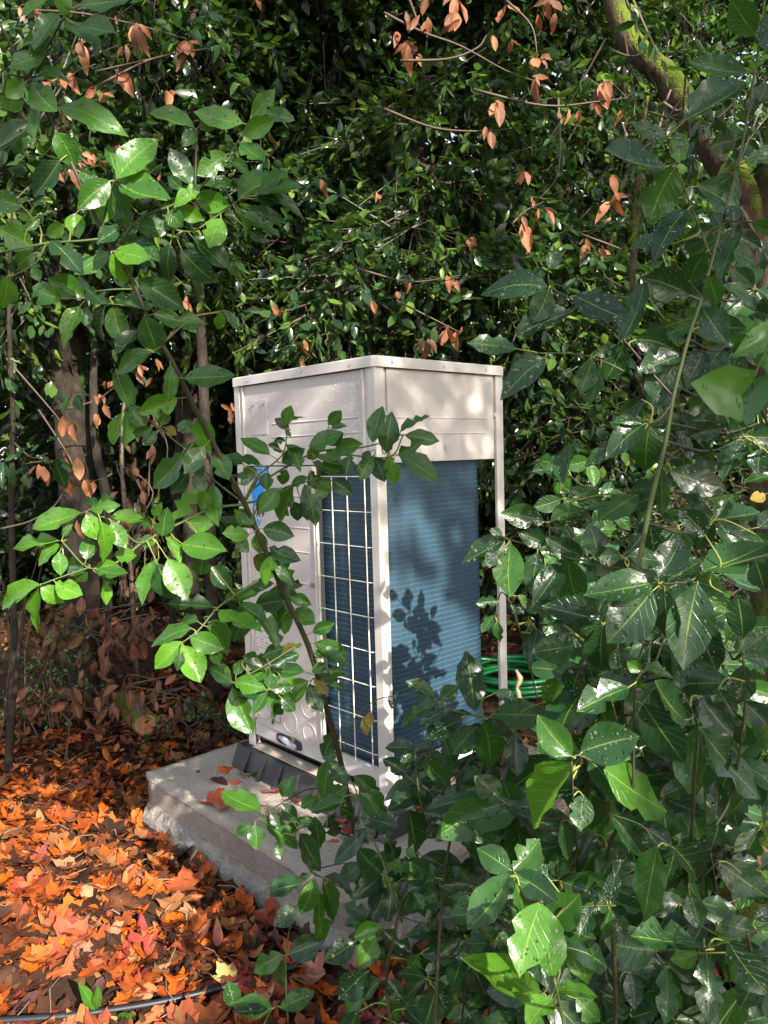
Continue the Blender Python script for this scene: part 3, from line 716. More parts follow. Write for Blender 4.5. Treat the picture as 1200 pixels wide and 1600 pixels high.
# ------------------------------------------------------------------ leaves on the ground
TL = [lobed_template(40 + i) for i in range(6)] + [laurel_template(600 + i, nu=6, curl=(-.35, .25, -.15, .4)[i % 4]) for i in range(6)]
for i in range(6, 12): v, f, u = TL[i]; v = v.copy(); v[:, 1] *= 0.46; TL[i] = (v, f, u)
for i in range(6): v, f, u = TL[i]; v = v.copy(); v[:, 1] *= 0.95; TL[i] = (v, f, u)
TLL = []
for i in range(6):
    v, f, u = TL[i]; m_ = (len(v) - 1) // 2; TLL.append((v[:1 + m_], np.array([(0, 2 + k, 1 + k) for k in range(m_ - 1)]), u[:1 + m_]))
for i in range(6): v, f, u = laurel_template(600 + i, nu=4, curl=(-.35, .25, -.15, .4)[i % 4]); v = v[[k for k in range(25) if k % 5 in (0, 2, 4)]]; u = u[[k for k in range(25) if k % 5 in (0, 2, 4)]]; v[:, 1] *= .5; TLL.append((v, quads_to_tris([(a * 3 + j, a * 3 + 3 + j, a * 3 + 4 + j, a * 3 + 1 + j) for a in range(4) for j in range(2)]), u))
GMESH = {(k, t): np_mesh('fallen_leaf', *TL[t], M_LIT[k]) for k in LIT for t in range(12)}
def on_pad(x, y, m=0.0): return (x > PX0 - .06 - m) & (x < PX1 + .06 + m) & (y > PY0 - .06 - m) & (y < PY1 + .06 + m)
N_ = 33000
lx = np.concatenate([rng.uniform(-3.4, 1.4, 22000), rng.uniform(-9, 3.0, 11000)]); ly = np.concatenate([rng.uniform(-1.7, 1.6, 22000), rng.uniform(-1.5, 8, 11000)])
keep = ~on_pad(lx, ly)
bare = onz(410, 1385, GZ)
bare2 = onz(225, 1425, GZ)
for b_, r_ in ((bare, .17), (bare2, .14), (onz(120, 1560, GZ), .12), (onz(200, 1330, GZ), .06)):
    keep &= ~((np.hypot(lx - b_[0], ly - b_[1]) < r_ * rng.uniform(.5, 1.2, N_)) & (rng.random(N_) < .9))
lx, ly = lx[keep], ly[keep]
LN = len(lx)
lobed = rng.random(LN) < 0.30
pick = np.where(lobed, rng.integers(0, 6, LN), rng.integers(6, 12, LN))
Ls = np.where(lobed, np.where(rng.random(LN) < .10, rng.uniform(.095, .125, LN), rng.uniform(.045, .10, LN)), rng.uniform(.04, .08, LN))
far_ = np.hypot(lx + .5, ly) > 2.6
az = rng.uniform(0, 2 * math.pi, LN); X = np.stack([np.cos(az), np.sin(az), rng.normal(0, .12, LN)], 1)
Nn = np.stack([rng.normal(0, .22, LN), rng.normal(0, .22, LN), np.where(rng.random(LN) < .75, 1.0, -1.0)], 1)
lz = gh(lx, ly) + rng.uniform(0.004, 0.026, LN)
LP = np.stack([lx, ly, lz], 1)
# the 280 nearest in view become objects of their own
u_, v_, z_ = project(LP); inv = (u_ > 5) & (u_ < 1195) & (v_ > 5) & (v_ < 1598) & (z_ > .5) & (lz > gh(lx, ly) + .013)
inv &= ((u_ < 620) & (v_ > 1215)) | ((u_ >= 620) & (rng.random(LN) < .35))
score = np.where(inv, Ls / np.maximum(z_, .3) * np.where(lobed, rng.uniform(.6, 1.0, LN), rng.uniform(.9, 1.25, LN)), 0); order = np.argsort(-score)
single = order[:282]
rest = np.ones(LN, bool); rest[single] = False
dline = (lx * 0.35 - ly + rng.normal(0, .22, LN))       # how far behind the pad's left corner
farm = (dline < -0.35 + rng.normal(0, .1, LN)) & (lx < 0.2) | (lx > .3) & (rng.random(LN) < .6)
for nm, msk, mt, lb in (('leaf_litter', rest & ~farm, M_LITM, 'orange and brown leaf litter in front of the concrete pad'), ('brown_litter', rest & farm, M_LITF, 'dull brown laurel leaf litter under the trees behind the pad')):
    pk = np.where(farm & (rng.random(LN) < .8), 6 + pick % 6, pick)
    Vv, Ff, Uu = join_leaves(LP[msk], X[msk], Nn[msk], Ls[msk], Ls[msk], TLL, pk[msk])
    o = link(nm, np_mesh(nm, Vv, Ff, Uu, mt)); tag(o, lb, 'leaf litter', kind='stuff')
Xs, Ys, Ns = frames(X[single], Nn[single])
LMK = [(185, 1418, 'beside the rotten wood'), (228, 1160, 'beside the cut log'), (215, 1290, 'below the pad\'s left corner'), (330, 1330, 'against the rough footing'), (440, 1420, 'under the low sprig'), (60, 1310, 'at the left edge'), (25, 1390, 'at the left rim of the lit patch'), (110, 1370, 'in the upper lit patch'), (130, 1480, 'at the right rim of the lit patch'), (50, 1470, 'amid the lit patch'), (280, 1250, 'by the pad\'s left wall'), (250, 1500, 'above the black pipe'), (380, 1480, 'left of the drooping sprig'), (40, 1570, 'in the bottom left corner'), (150, 1580, 'round the seedling'), (300, 1570, 'along the black pipe'), (330, 1470, 'on the dark soil'), (440, 1560, 'under the lowest sprig'), (560, 1560, 'beneath the young shoots'), (90, 1210, 'near the forked sapling'), (850, 1080, 'near the green hose'), (800, 1500, 'under the dense laurel'), (1130, 1450, 'at the mossy trunk\'s foot'), (1000, 1380, 'under the wet dark leaves'), (1000, 1570, 'in the lower right corner'), (700, 1560, 'below the bright leaf whorl'), (900, 1200, 'behind the bitten bright leaf'), (1150, 1000, 'behind the leaves beside the mossy trunk'), (1100, 1200, 'beneath the dense laurel\'s crown')]
keys = list(LIT); pw = [.25, .34, .18, .19, .02, .02]
for j, i in enumerate(single):
    k = keys[rng.choice(6, p=pw)]; t = int(pick[i]); P0 = LP[i]
    shape = 'lobed' if t < 6 else 'oval'
    size = 'large' if Ls[i] > .095 else 'small' if Ls[i] < .07 else 'middling'
    pose = 'flat' if abs(Ns[j][2]) > .88 else 'tilted'
    where = min(LMK, key=lambda m: math.hypot(u_[i] - m[0], (v_[i] - m[1]) * 1.3))[2]
    o = leaf_obj('fallen_leaf', GMESH[(k, t)], None, P0, Xs[j], Ys[j], Ns[j], Ls[i], Ls[i])
    tag(o, f'{size} {k} {shape} fallen leaf lying {pose} {where}', 'fallen leaf', f'{size} {k} {shape} leaves lying {pose} {where}')
PADL = [(358, 1202, 'orange', 0, .10, 'orange lobed leaf on the pad beside the black block'), (386, 1209, 'yellow green', 1, .085, 'yellow green lobed leaf lying against the black block'), (344, 1223, 'dark brown', 8, .11, 'dark curled leaf lying flat on the pad'),
        (366, 1222, 'orange', 7, .08, 'thin orange leaf lying beside the dark curled one'), (326, 1251, 'orange', 2, .10, 'orange lobed leaf near the front rim of the pad'), (348, 1262, 'tan', 3, .08, 'pale tan leaf nearest the front rim of the pad'),
        (427, 1237, 'pinkish red', 4, .09, 'pinkish red crumpled leaf on the lit strip of the pad'), (412, 1256, 'orange', 9, .07, 'small orange oval leaf in front of the crumpled red one'), (461, 1251, 'pinkish red', 1, .08, 'pinkish leaf half behind the green sprig on the pad'),
        (437, 1274, 'rust', 0, .08, 'rust red leaf under the green sprig on the pad'), (532, 1283, 'orange', 6, .08, 'orange oval leaf by the block near the corner post'), (538, 1322, 'orange', 0, .10, 'bright orange leaf near the front corner of the pad'),
        (545, 1302, 'rust', 5, .09, 'rust brown leaf between two orange ones at the corner'), (520, 1312, 'orange', 7, .07, 'small orange leaf beside the bright one at the corner'), (655, 1262, 'orange', 1, .07, 'orange leaf on the pad beside the beige bottom channel'),
        (640, 1236, 'orange', 7, .06, 'orange leaf at the foot of the corner post'), (566, 1318, 'pinkish red', 8, .05, 'tiny red leaf on the bare concrete by the corner'), (310, 1205, 'dark brown', 9, .035, 'tiny dark leaf scrap on the back of the pad')]
for px, py, k, t, L, lab in PADL:
    P0 = onz(px, py, -.094); a_ = rng.uniform(0, 6.28); x_ = np.array([[math.cos(a_), math.sin(a_), .05]]); n__ = np.array([[rng.normal(0, .12), rng.normal(0, .12), 1.0]])
    A_, B_, C_ = frames(x_, n__)
    tag(leaf_obj('fallen_leaf', GMESH[(k, t)], None, P0 - A_[0] * L * .4, A_[0], B_[0], C_[0], L, L), lab, 'fallen leaf', 'fallen leaves on the concrete pad')
mb = MB()
for _ in range(90):
    x, y = rng.uniform(-2.6, .2), rng.uniform(-1.4, -.4)
    if on_pad(x, y): continue
    a_ = rng.uniform(0, 6.28); L = rng.uniform(.05, .16); z = gh(x, y) + rng.uniform(.02, .05)
    mb.tube([(x, y, z), (x + L * .5 * math.cos(a_), y + L * .5 * math.sin(a_), z + rng.uniform(0, .02)), (x + L * math.cos(a_ + .2), y + L * math.sin(a_ + .2), z)], .0014, 4, False)
o = part('straw', mb, M_PALE, None, kind='stuff'); tag(o, 'thin pale dry stalks scattered over the leaf litter', 'straw')
# crumbs and rotten wood
st_ = onz(185, 1418, GZ)
root = empty('rotten_wood', (st_[0], st_[1], GZ)); tag(root, 'reddish lump of rotten wood in the leaf litter left of the pad', 'rotten wood')
vv, ff = tube_geo([(st_[0] - .10, st_[1] - .03, GZ + .01), (st_[0] - .04, st_[1], GZ + .012), (st_[0] + .04, st_[1] + .01, GZ + .016), (st_[0] + .11, st_[1] + .05, GZ + .01)], [.02, .042, .038, .012], 12, .35)
part('splintered_block', MB().add(vv, ff + [tuple(range(12))[::-1], tuple(range(36, 48))]), bark('rotten_wood', (0.05, 0.018, 0.009), (0.24, 0.085, 0.03), 0, 30.0), root, True)
lg = onz(228, 1150, GZ)
root = empty('cut_log', (lg[0], lg[1], GZ)); tag(root, 'short mossy log with a pale orange cut end lying in the litter', 'log')
dirv = (CAM - lg); dirv[2] = 0; dirv /= np.linalg.norm(dirv); dirv = dirv * .9 + RX * .25
p0 = lg + np.array([0, 0, .07]); p1 = p0 - dirv * .55
part('log_body', MB().tube([p1, p0 - dirv * .25, p0], [.07, .085, .074], 16, True, .06), M_BARKMOSS, root, True)
q = NT('cut_wood'); oc = q.obj(); wvn = q.noise(oc, 28.0, 6.0, .7)
part('cut_end', MB().tube([p0 + dirv * .001, p0 + dirv * .006], 0.062, 18, True, .12), q.done(q.bsdf(q.mix(wvn, (0.16, 0.06, 0.028), (0.44, 0.21, 0.10)), .85, q.bump(wvn, .8, .02))), root)

FT = []
for i in range(5):
    b_ = rng.uniform(-.2, .05); v = np.array([(0, 0, 0), (.5, 0, -.08 + b_ * .3), (1, 0, b_), (.45, .42, 0), (.45, -.42, 0)]); FT.append((v, np.array([(0, 1, 3), (1, 2, 3), (0, 4, 1), (1, 4, 2)]), np.stack([v[:, 0], v[:, 1] + .5], 1)))
# ------------------------------------------------------------------ trees behind
UPV = np.array([0, 0, 1.0])
def gpos(px, d):
    p = at(px, 707, d); return np.array([p[0], p[1], float(gh(p[0], p[1]))])
TWD = []
def foliage(root, blobs, nspr, leaf_len, nsingle=0, mat=M_BG, twig_mat=M_TWIG, per=9, ratio=.40, droop=.25, prefer=None, name='foliage', keepf=None, spr_len=(.22, .42), temps=None):
    """sprigs of leaves spread through ellipsoid clumps: the nearest leaves in view are parts, the rest one stuff part"""
    B = np.array(blobs, float); wts = B[:, 3] * B[:, 4] * B[:, 5]; wts = wts ** .8; wts /= wts.sum()
    ci = rng.choice(len(B), nspr, p=wts)
    dv = rng.normal(size=(nspr, 3)); dv /= np.linalg.norm(dv, axis=1)[:, None]
    rad = rng.uniform(0.25, 1.0, nspr) ** .5
    S = B[ci, :3] + dv * rad[:, None] * B[ci, 3:6]
    S = S[S[:, 2] > gh(S[:, 0], S[:, 1]) + .12]
    n_ = len(S); out = S - B[ci[:n_], :3]; out[:, 2] = out[:, 2] * .4 - droop
    D = out / (np.linalg.norm(out, axis=1)[:, None] + 1e-6) + rng.normal(0, .45, (n_, 3)); D /= np.linalg.norm(D, axis=1)[:, None]
    ln = rng.uniform(*spr_len, n_)
    if keepf is not None:
        kp = keepf(S) & keepf(S + D * ln[:, None] * .5) & keepf(S + D * ln[:, None]); S, D, ln = S[kp], D[kp], ln[kp]; n_ = len(S)
    k = per; t = np.linspace(.15, 1.0, k)
    P = (S[:, None, :] + D[:, None, :] * (ln[:, None, None] * t[None, :, None])); P[:, :, 2] -= (t[None, :] ** 2) * .06
    sd = rng.normal(size=(n_, k, 3)); Xl = D[:, None, :] * .7 + sd * .6 - UPV * droop * 1.2; Xl[:, -1] = D * 1.0 + sd[:, -1] * .2
    Nl = UPV[None, None, :] * .9 + rng.normal(0, .55, (n_, k, 3))
    P = P.reshape(-1, 3); Xl = Xl.reshape(-1, 3); Nl = Nl.reshape(-1, 3)
    L = rng.uniform(.65, 1.15, len(P)) * leaf_len; W = L * rng.uniform(.85, 1.15, len(P)) * ratio / .4 * .46
    if keepf is not None:
        kp = keepf(P); P, Xl, Nl, L, W = P[kp], Xl[kp], Nl[kp], L[kp], W[kp]
    rel = np.array(root.location) if root is not None else np.zeros(3)
    rest = np.ones(len(P), bool)
    if nsingle:
        u, v, z = project(P); inn = (u > 0) & (u < 1200) & (v > 0) & (v < 1600) & (z > 1)
        inn &= ~((u > 372) & (u < 785) & (v > 560) & (v < 1250))
        s = np.where(inn, 1 / np.maximum(z, .5), 0); pick = np.argsort(-s)[:nsingle]; pick = pick[s[pick] > 0]; rest[pick] = False
        a, b, c = frames(Xl[pick], Nl[pick])
        for j, i in enumerate(pick):
            leaf_obj('leaf', SM[int(rng.integers(0, 6))], root, P[i], a[j], b[j], c[j], L[i], W[i], (float(rng.random() ** 1.2), 0, 0, 1), rel)
    Vv, Ff, Uu = join_leaves(P[rest] - rel, Xl[rest], Nl[rest], L[rest], W[rest], temps or ST)
    o = link(name, np_mesh(name, Vv, Ff, Uu, mat), root); o['kind'] = 'stuff'
    # twigs: thin three-sided tubes, joined
    if twig_mat is not None:
        a3 = np.linspace(0, 2 * math.pi, 3, endpoint=False); e1 = np.cross(D, UPV + .01); e1 /= np.linalg.norm(e1, axis=1)[:, None]; e2 = np.cross(D, e1)
        S0 = S - D * .12 - rel; S1 = S + D * ln[:, None] - rel; S1[:, 2] -= .05
        ringp = lambda Q, r: (Q[:, None, :] + r * (np.cos(a3)[None, :, None] * e1[:, None, :] + np.sin(a3)[None, :, None] * e2[:, None, :]))
        V2 = np.concatenate([ringp(S0, .0045), ringp(S1, .0015)], 1).reshape(-1, 3)
        f0 = np.array([(0, 1, 4), (0, 4, 3), (1, 2, 5), (1, 5, 4), (2, 0, 3), (2, 3, 5)])
        F2 = (f0[None] + (np.arange(n_) * 6)[:, None, None]).reshape(-1, 3)
        o = link('twigs', np_mesh('twigs', V2, F2, None, twig_mat, False), root); o['kind'] = 'stuff'
    return S
def wpts(px): return [tuple(at(x, y, d)) for x, y, d in px]
def wood(name, px, r, mat, root, n=10, k=5, jit=.06, world=False):
    pts = spline(px if world else wpts(px), k); return part(name, MB().tube(pts, r, n, True, jit), mat, root, True)
def limbs(root, trunk_top, blobs, mat, r0=.03):
    for b in blobs:
        c = np.array(b[:3]); m = (trunk_top + c) / 2 + np.array([0, 0, .15]); part('limb', MB().tube(spline([trunk_top, m, c], 4), [r0, r0 * .6, r0 * .25], 6, True, .05), mat, root, True)
def bg_tree(label, px, d, trunk_px, tr, blobs, nspr, leaf_len, nsingle, mat=M_BARK, group='evergreen trees behind the unit', nlimb=4, cat='tree'):
    base = gpos(px, d); root = empty('evergreen_tree', base); tag(root, label, cat, group)
    pts = [tuple(base - np.array([0, 0, .05]))] + wpts(trunk_px)
    part('trunk', MB().tube(spline(pts, 6), tr, 14, True, .05), mat, root, True)
    B = []
    for (bx, by, bd, rx, ry, rz) in blobs: c = at(bx, by, bd); B.append((*c, rx, ry, rz))
    tp = np.array(spline(pts, 6)); 
    for b in B[:nlimb]:
        i = int(np.argmin(np.linalg.norm(tp - (np.array(b[:3]) - [0, 0, .5]), axis=1))); c = np.array(b[:3]); m = (tp[i] + c) / 2 + np.array([rng.normal(0, .1), rng.normal(0, .1), .12])
        part('limb', MB().tube(spline([tp[i], m, c], 4), [tr[0] * .35, tr[0] * .22, .006], 6, True, .05), mat, root, True)
    foliage(root, B, nspr, leaf_len, nsingle, ratio=.47)
    # crown above the picture, added as a roof to darken what stands below
    foliage(root, [(base[0] + dx, base[1] + dy, base[2] + 7.2 + dz, 1.7, 1.7, .9) for dx, dy, dz in ((0, 0, 0), (1.0, -1.2, -.4), (-1.2, .9, .3), (.9, .8, .5))], 190, .17, 0, M_BG, M_TWIG, per=8, ratio=.5, name='upper_shade_foliage', spr_len=(.4, .8), temps=FT)
    return root
bg_tree('evergreen tree with a thick ivy scarred trunk at the far left', 138, 5.4, [(142, 1060, 5.4), (136, 930, 5.4), (122, 780, 5.4), (108, 600, 5.45), (98, 400, 5.5), (104, 150, 5.6), (110, -300, 5.8)], [.15, .135, .125, .12, .115, .10, .08],
        [(110, 330, 5.2, .75, .75, .55), (20, 150, 5.0, .7, .7, .6), (230, 60, 5.2, .7, .7, .5), (250, 380, 5.3, .55, .6, .45), (40, 480, 5.2, .5, .6, .4), (120, -250, 5.4, 1.3, 1.3, .8), (-150, 300, 5.2, .8, .8, .9)], 1400, .115, 280, nlimb=6)
bg_tree('evergreen tree with a straight slender grey stem above the left sapling', 297, 6.2, [(298, 900, 6.2), (299, 500, 6.2), (297, 100, 6.2), (294, -300, 6.2)], [.065, .06, .055, .05],
        [(330, 120, 6.2, .8, .8, .6), (240, 250, 6.0, .6, .7, .5), (400, 320, 6.0, .7, .7, .6), (300, -200, 6.2, 1.3, 1.3, .8), (350, 470, 5.8, .5, .5, .35)], 1150, .115, 250)
bg_tree('evergreen tree with a broad dark trunk above the left top corner of the unit', 440, 7.4, [(442, 900, 7.4), (440, 500, 7.4), (444, 150, 7.4), (446, -300, 7.4)], [.19, .18, .17, .15],
        [(500, 200, 6.8, .9, .9, .7), (560, 350, 6.3, .8, .8, .6), (470, 430, 5.9, .6, .6, .4), (440, -150, 7.2, 1.7, 1.5, .9), (620, 60, 6.8, .9, .9, .7), (480, 60, 5.9, .7, .7, .5), (360, 30, 5.8, .6, .6, .4)], 1600, .12, 270, M_BARKD)
bg_tree('dense evergreen tree rising straight behind the top of the unit', 640, 6.0, [(640, 900, 6.0), (645, 500, 6.0), (655, 100, 6.1), (660, -300, 6.2)], [.08, .07, .06, .05],
        [(600, 440, 5.4, .7, .6, .45), (690, 380, 5.5, .8, .7, .55), (540, 500, 5.2, .5, .5, .3), (700, 220, 5.8, .8, .8, .6), (660, -80, 6.0, 1.3, 1.3, .8), (760, 480, 5.3, .5, .5, .35)], 1650, .11, 280)
bg_tree('evergreen tree beside the right edge of the unit with foliage to the ground', 850, 6.3, [(850, 900, 6.3), (846, 600, 6.3), (838, 200, 6.3), (830, -200, 6.4)], [.08, .075, .07, .06],
        [(850, 470, 5.6, .7, .6, .6), (870, 680, 5.7, .6, .5, .55), (800, 620, 5.9, .6, .5, .6), (900, 280, 5.9, .8, .8, .7), (850, 860, 5.9, .65, .45, .4), (840, 60, 6.2, .9, .9, .7), (930, 560, 5.7, .6, .5, .6), (840, -150, 6.2, 1.3, 1.3, .7)], 1850, .105, 280)
bg_tree('light leaved evergreen tree behind the mossy limb on the right', 1040, 7.2, [(1040, 900, 7.2), (1050, 500, 7.2), (1060, 100, 7.3), (1062, -300, 7.4)], [.09, .085, .08, .07],
        [(1000, 420, 6.4, .7, .6, .7), (1080, 180, 6.8, .9, .9, .7), (1000, 120, 7.0, .7, .7, .6), (1100, 700, 6.4, .8, .6, .6), (990, 740, 6.3, .5, .5, .5), (1050, -150, 7.0, 1.5, 1.3, .8), (1180, 420, 6.5, .7, .7, .7)], 1350, .115, 260)
# far wood: one mass, with its own standing stems
Bf = []
for px in range(-350, 1650, 80):
    for k in range(12):
        d = rng.uniform(7.5, 13.0); y = rng.uniform(-350, 1010) if k < 5 else rng.uniform(-250, 480) if k < 8 else rng.uniform(480, 960); c = at(px + rng.uniform(-60, 60), y, d)
        if c[2] < .1: c[2] = rng.uniform(.1, .7)
        Bf.append((*c, rng.uniform(.9, 1.5), rng.uniform(.9, 1.5), rng.uniform(.7, 1.1)))
o_ = empty('far_wood', (0, 0, 0))
root = None
foliage(None, Bf, 32000, .17, 0, M_FAR, M_BARKD, per=8, ratio=.5, name='far_wood', spr_len=(.35, .7), temps=FT)
for ob in list(COL.objects):
    if ob.name.startswith('far_wood') and ob.type == 'MESH': tag(ob, 'dense dark evergreen wood closing the view behind the nearer trees', 'wood', kind='stuff')
bpy.data.objects.remove(o_, do_unlink=True)
ob = [x for x in COL.objects if x.name.startswith('twigs') and x.parent is None][0]; ob.name = 'far_branches'; tag(ob, 'dark tangle of far branches in the wood behind', 'branches', kind='stuff')
# thin stems standing in the dark behind
STEMS = [('slim stem with a pale mossy patch left of the unit', [(336, 1085, 5.2), (330, 900, 5.2), (322, 700, 5.2), (316, 560, 5.25), (306, 300, 5.3), (300, -60, 5.4)], [.045, .042, .04, .036, .03, .02], M_BARK),
         ('dark thin stem just left of the pale mossy one', [(268, 1060, 5.9), (272, 900, 5.9), (280, 600, 5.9), (270, 300, 6), (262, -50, 6)], [.035, .03, .028, .022, .016], M_BARKD),
         ('twisted side stem leaning beside the ivy scarred trunk', [(163, 1085, 5.3), (168, 900, 5.25), (166, 780, 5.2), (150, 700, 5.2), (146, 600, 5.25), (150, 480, 5.3)], [.03, .032, .035, .03, .028, .02], M_BARK),
         ('thin brown stem with dangling rootlets between trunk and unit', [(215, 1075, 5.6), (205, 900, 5.6), (190, 700, 5.6), (205, 480, 5.7), (190, 200, 5.7)], [.02, .018, .016, .014, .01], M_TWIG),
         ('bare dark stem rising right of the unit', [(905, 1040, 6.4), (900, 800, 6.4), (885, 500, 6.4), (890, 100, 6.5)], [.03, .028, .025, .02], M_BARKD),
         ('mossy hanging vine stem right of the unit', [(985, 520, 3.6), (988, 450, 3.6), (991, 380, 3.6), (997, 300, 3.6), (1004, 210, 3.55), (1012, 150, 3.5)], [.012, .015, .016, .014, .01, .007], M_BARKTAN),
         ('slender sapling trunk in the gap behind the right post', [(1010, 1010, 5.8), (1005, 800, 5.8), (1000, 600, 5.8), (980, 350, 5.9), (975, 100, 6)], [.028, .026, .024, .02, .016], M_BARKD)]
for lab, pts, r, m in STEMS:
    root = empty('slim_tree' if 'vine' not in lab else 'hanging_vine', at(*pts[0])); tag(root, lab, 'stem' if 'vine' not in lab else 'vine'); wood('trunk' if 'vine' not in lab else 'woody_stem', pts, r, m, root, 8)

# big mossy tree at the right edge
root = empty('mossy_tree', onz(1190, 1470, GZ)); tag(root, 'big leaning tree with mossy bark at the right edge of the picture', 'tree')
tr_ = [(1205, 1520, 2.38), (1196, 1420, 2.42), (1200, 1300, 2.5), (1215, 1150, 2.6), (1228, 950, 2.7), (1228, 750, 2.75), (1226, 560, 2.8), (1218, 420, 2.85), (1222, 300, 2.85), (1265, 80, 2.9), (1310, -200, 2.9)]
trk = wood('trunk', tr_, [.17, .14, .125, .115, .115, .12, .12, .12, .11, .09, .07], M_BARKTAN, root, 28, 8, .05)
wood('limb', [(1225, 440, 2.85), (1180, 345, 2.85), (1130, 255, 2.9), (1085, 190, 2.95), (1045, 125, 3.0), (1005, 88, 3.05), (972, 40, 3.1), (952, -30, 3.15), (945, -120, 3.2)], [.08, .066, .058, .053, .050, .047, .043, .040, .036], M_BARKMOSS, root, 20, 7, .05)
wood('twig', [(1030, 165, 3.0), (1040, 158, 2.9), (1048, 140, 2.88)], [.006, .005, .003], M_PALE, root, 6)
wood('twig', [(1037, 160, 2.9), (1056, 172, 2.85), (1066, 170, 2.82)], [.005, .004, .003], M_PALE, root, 6)
wood('twig', [(960, 80, 2.98), (985, 88, 2.96), (1010, 82, 2.95)], [.004, .004, .003], M_TWIG, root, 6)
part('bracket_fungus', MB().tube([at(1176, 1318, 2.30), at(1186, 1338, 2.285), at(1196, 1352, 2.28)], [.012, .03, .014], 8, True, .3), simple('tan_fungus', (0.36, 0.20, 0.09), .8, bump=.5), root, True)

# ------------------------------------------------------------------ withered twigs with hanging brown leaves
def withered(label, branches, leaves, depth, root_px, nmax=300, mat=M_TWIG, cat='withered branch', name='withered_branch'):
    root = empty(name, at(*root_px)); tag(root, label, cat); rel = np.array(root.location)
    for b in branches: wood('branch', b, [.007, .0045, .002], mat, root, 6, 5, .05)
    if cat == 'withered branch':
        more = []
        for (bx, by, tx, ty, *ex) in leaves:
            for k in range(int(rng.integers(0, 3))):
                s_ = math.hypot(tx - bx, ty - by) * rng.uniform(.6, 1.0); a_ = math.atan2(ty - by, tx - bx) + rng.normal(0, .5); bx2, by2 = bx + rng.normal(0, 4), by + rng.normal(0, 3)
                more.append((bx2, by2, bx2 + s_ * math.cos(a_), by2 + s_ * math.sin(a_), float(rng.uniform(.2, .85))))
        leaves = list(leaves) + more
    for (bx, by, tx, ty, *ex) in leaves:
        d = depth + rng.uniform(-.12, .12); P0 = at(bx, by, d); P1 = at(tx, ty, d + rng.uniform(-.05, .05)); Xv = P1 - P0; L = np.linalg.norm(Xv)
        Nv = -FW + RX * rng.normal(0, .7) + UP * rng.normal(.2, .4); a, b, c = frames(Xv[None], Nv[None])
        leaf_obj('leaf', DM[int(rng.integers(0, 6))], root, P0, a[0], b[0], c[0], L, L * rng.uniform(.34, .5), (ex[0] if ex else float(rng.uniform(.45, 1)), 0, 0, 1), rel)
    return root
withered('withered twig with coppery hanging leaves above the left sapling', [[(160, 130, 4.0), (230, 95, 4.0), (285, 82, 4.0), (330, 75, 4.0)], [(20, 15, 4.0), (120, 20, 4.0), (210, 38, 4.0), (290, 60, 4.0)], [(60, 190, 4.0), (110, 120, 4.0), (150, 100, 4.0)], [(150, 112, 4.0), (200, 100, 4.0), (280, 82, 4.0)]],
         [(213, 36, 206, 70), (213, 35, 214, 70), (192, 72, 188, 90), (196, 70, 202, 95), (290, 62, 286, 92), (296, 65, 300, 95), (282, 70, 290, 88), (188, 112, 206, 145), (150, 136, 145, 155), (156, 142, 165, 162), (160, 145, 150, 160), (262, 142, 265, 165), (268, 140, 272, 155), (100, 118, 108, 148), (112, 116, 118, 142), (128, 68, 132, 100), (72, 128, 80, 140), (30, 10, 40, 35), (55, 8, 62, 30), (180, 24, 188, 40), (110, 175, 112, 188), (132, 178, 134, 190), (186, 226, 180, 236), (128, 240, 142, 244), (145, 240, 150, 258), (155, 252, 158, 268), (112, 265, 118, 285), (92, 265, 104, 285), (85, 262, 90, 280), (122, 255, 138, 262), (208, 258, 214, 275), (250, 272, 254, 285), (400, 0, 408, 12)], 4.0, (60, 190, 4.0))
withered('withered twig with brown leaves hanging at the top of the picture', [[(600, 20, 3.7), (660, 50, 3.7), (720, 72, 3.7), (790, 110, 3.7), (840, 128, 3.7)], [(625, 95, 3.7), (700, 92, 3.7), (745, 75, 3.7), (760, 55, 3.7)], [(640, 0, 3.7), (655, 40, 3.7)], [(790, 0, 3.7), (830, 40, 3.7), (840, 90, 3.7)], [(600, 170, 3.8), (680, 200, 3.8), (760, 205, 3.8), (800, 200, 3.8)], [(740, 140, 3.7), (850, 165, 3.7), (940, 158, 3.7), (1000, 150, 3.7)]],
         [(622, 50, 618, 68), (640, 48, 652, 25), (638, 66, 625, 100, .9), (632, 66, 640, 106, .8), (668, -5, 665, 28), (668, 26, 672, 56), (712, -4, 705, 22), (716, 0, 730, 36), (708, 22, 700, 52, .5), (720, 30, 700, 50), (790, 8, 788, 45, .7), (792, 8, 812, 22), (840, 22, 845, 50), (862, 0, 878, 30, .7), (858, 25, 868, 48, .7), (868, 20, 860, 45), (835, 88, 828, 110), (832, 90, 842, 112, .95), (832, 118, 856, 128), (838, 120, 836, 162), (846, 95, 860, 100), (775, 156, 782, 198, .45), (766, 205, 770, 232, .4), (940, 130, 950, 170, .9), (945, 130, 955, 152), (928, 160, 938, 186), (905, 172, 907, 194, 1.0), (888, 168, 890, 192), (872, 172, 874, 196, .5), (970, 172, 968, 190), (968, 222, 964, 240, .5), (818, 265, 815, 290), (900, 0, 925, -12), (770, 55, 775, 80), (800, 60, 795, 85, .5), (860, -5, 850, 20), (650, 88, 660, 102)], 3.75, (600, 20, 3.7))
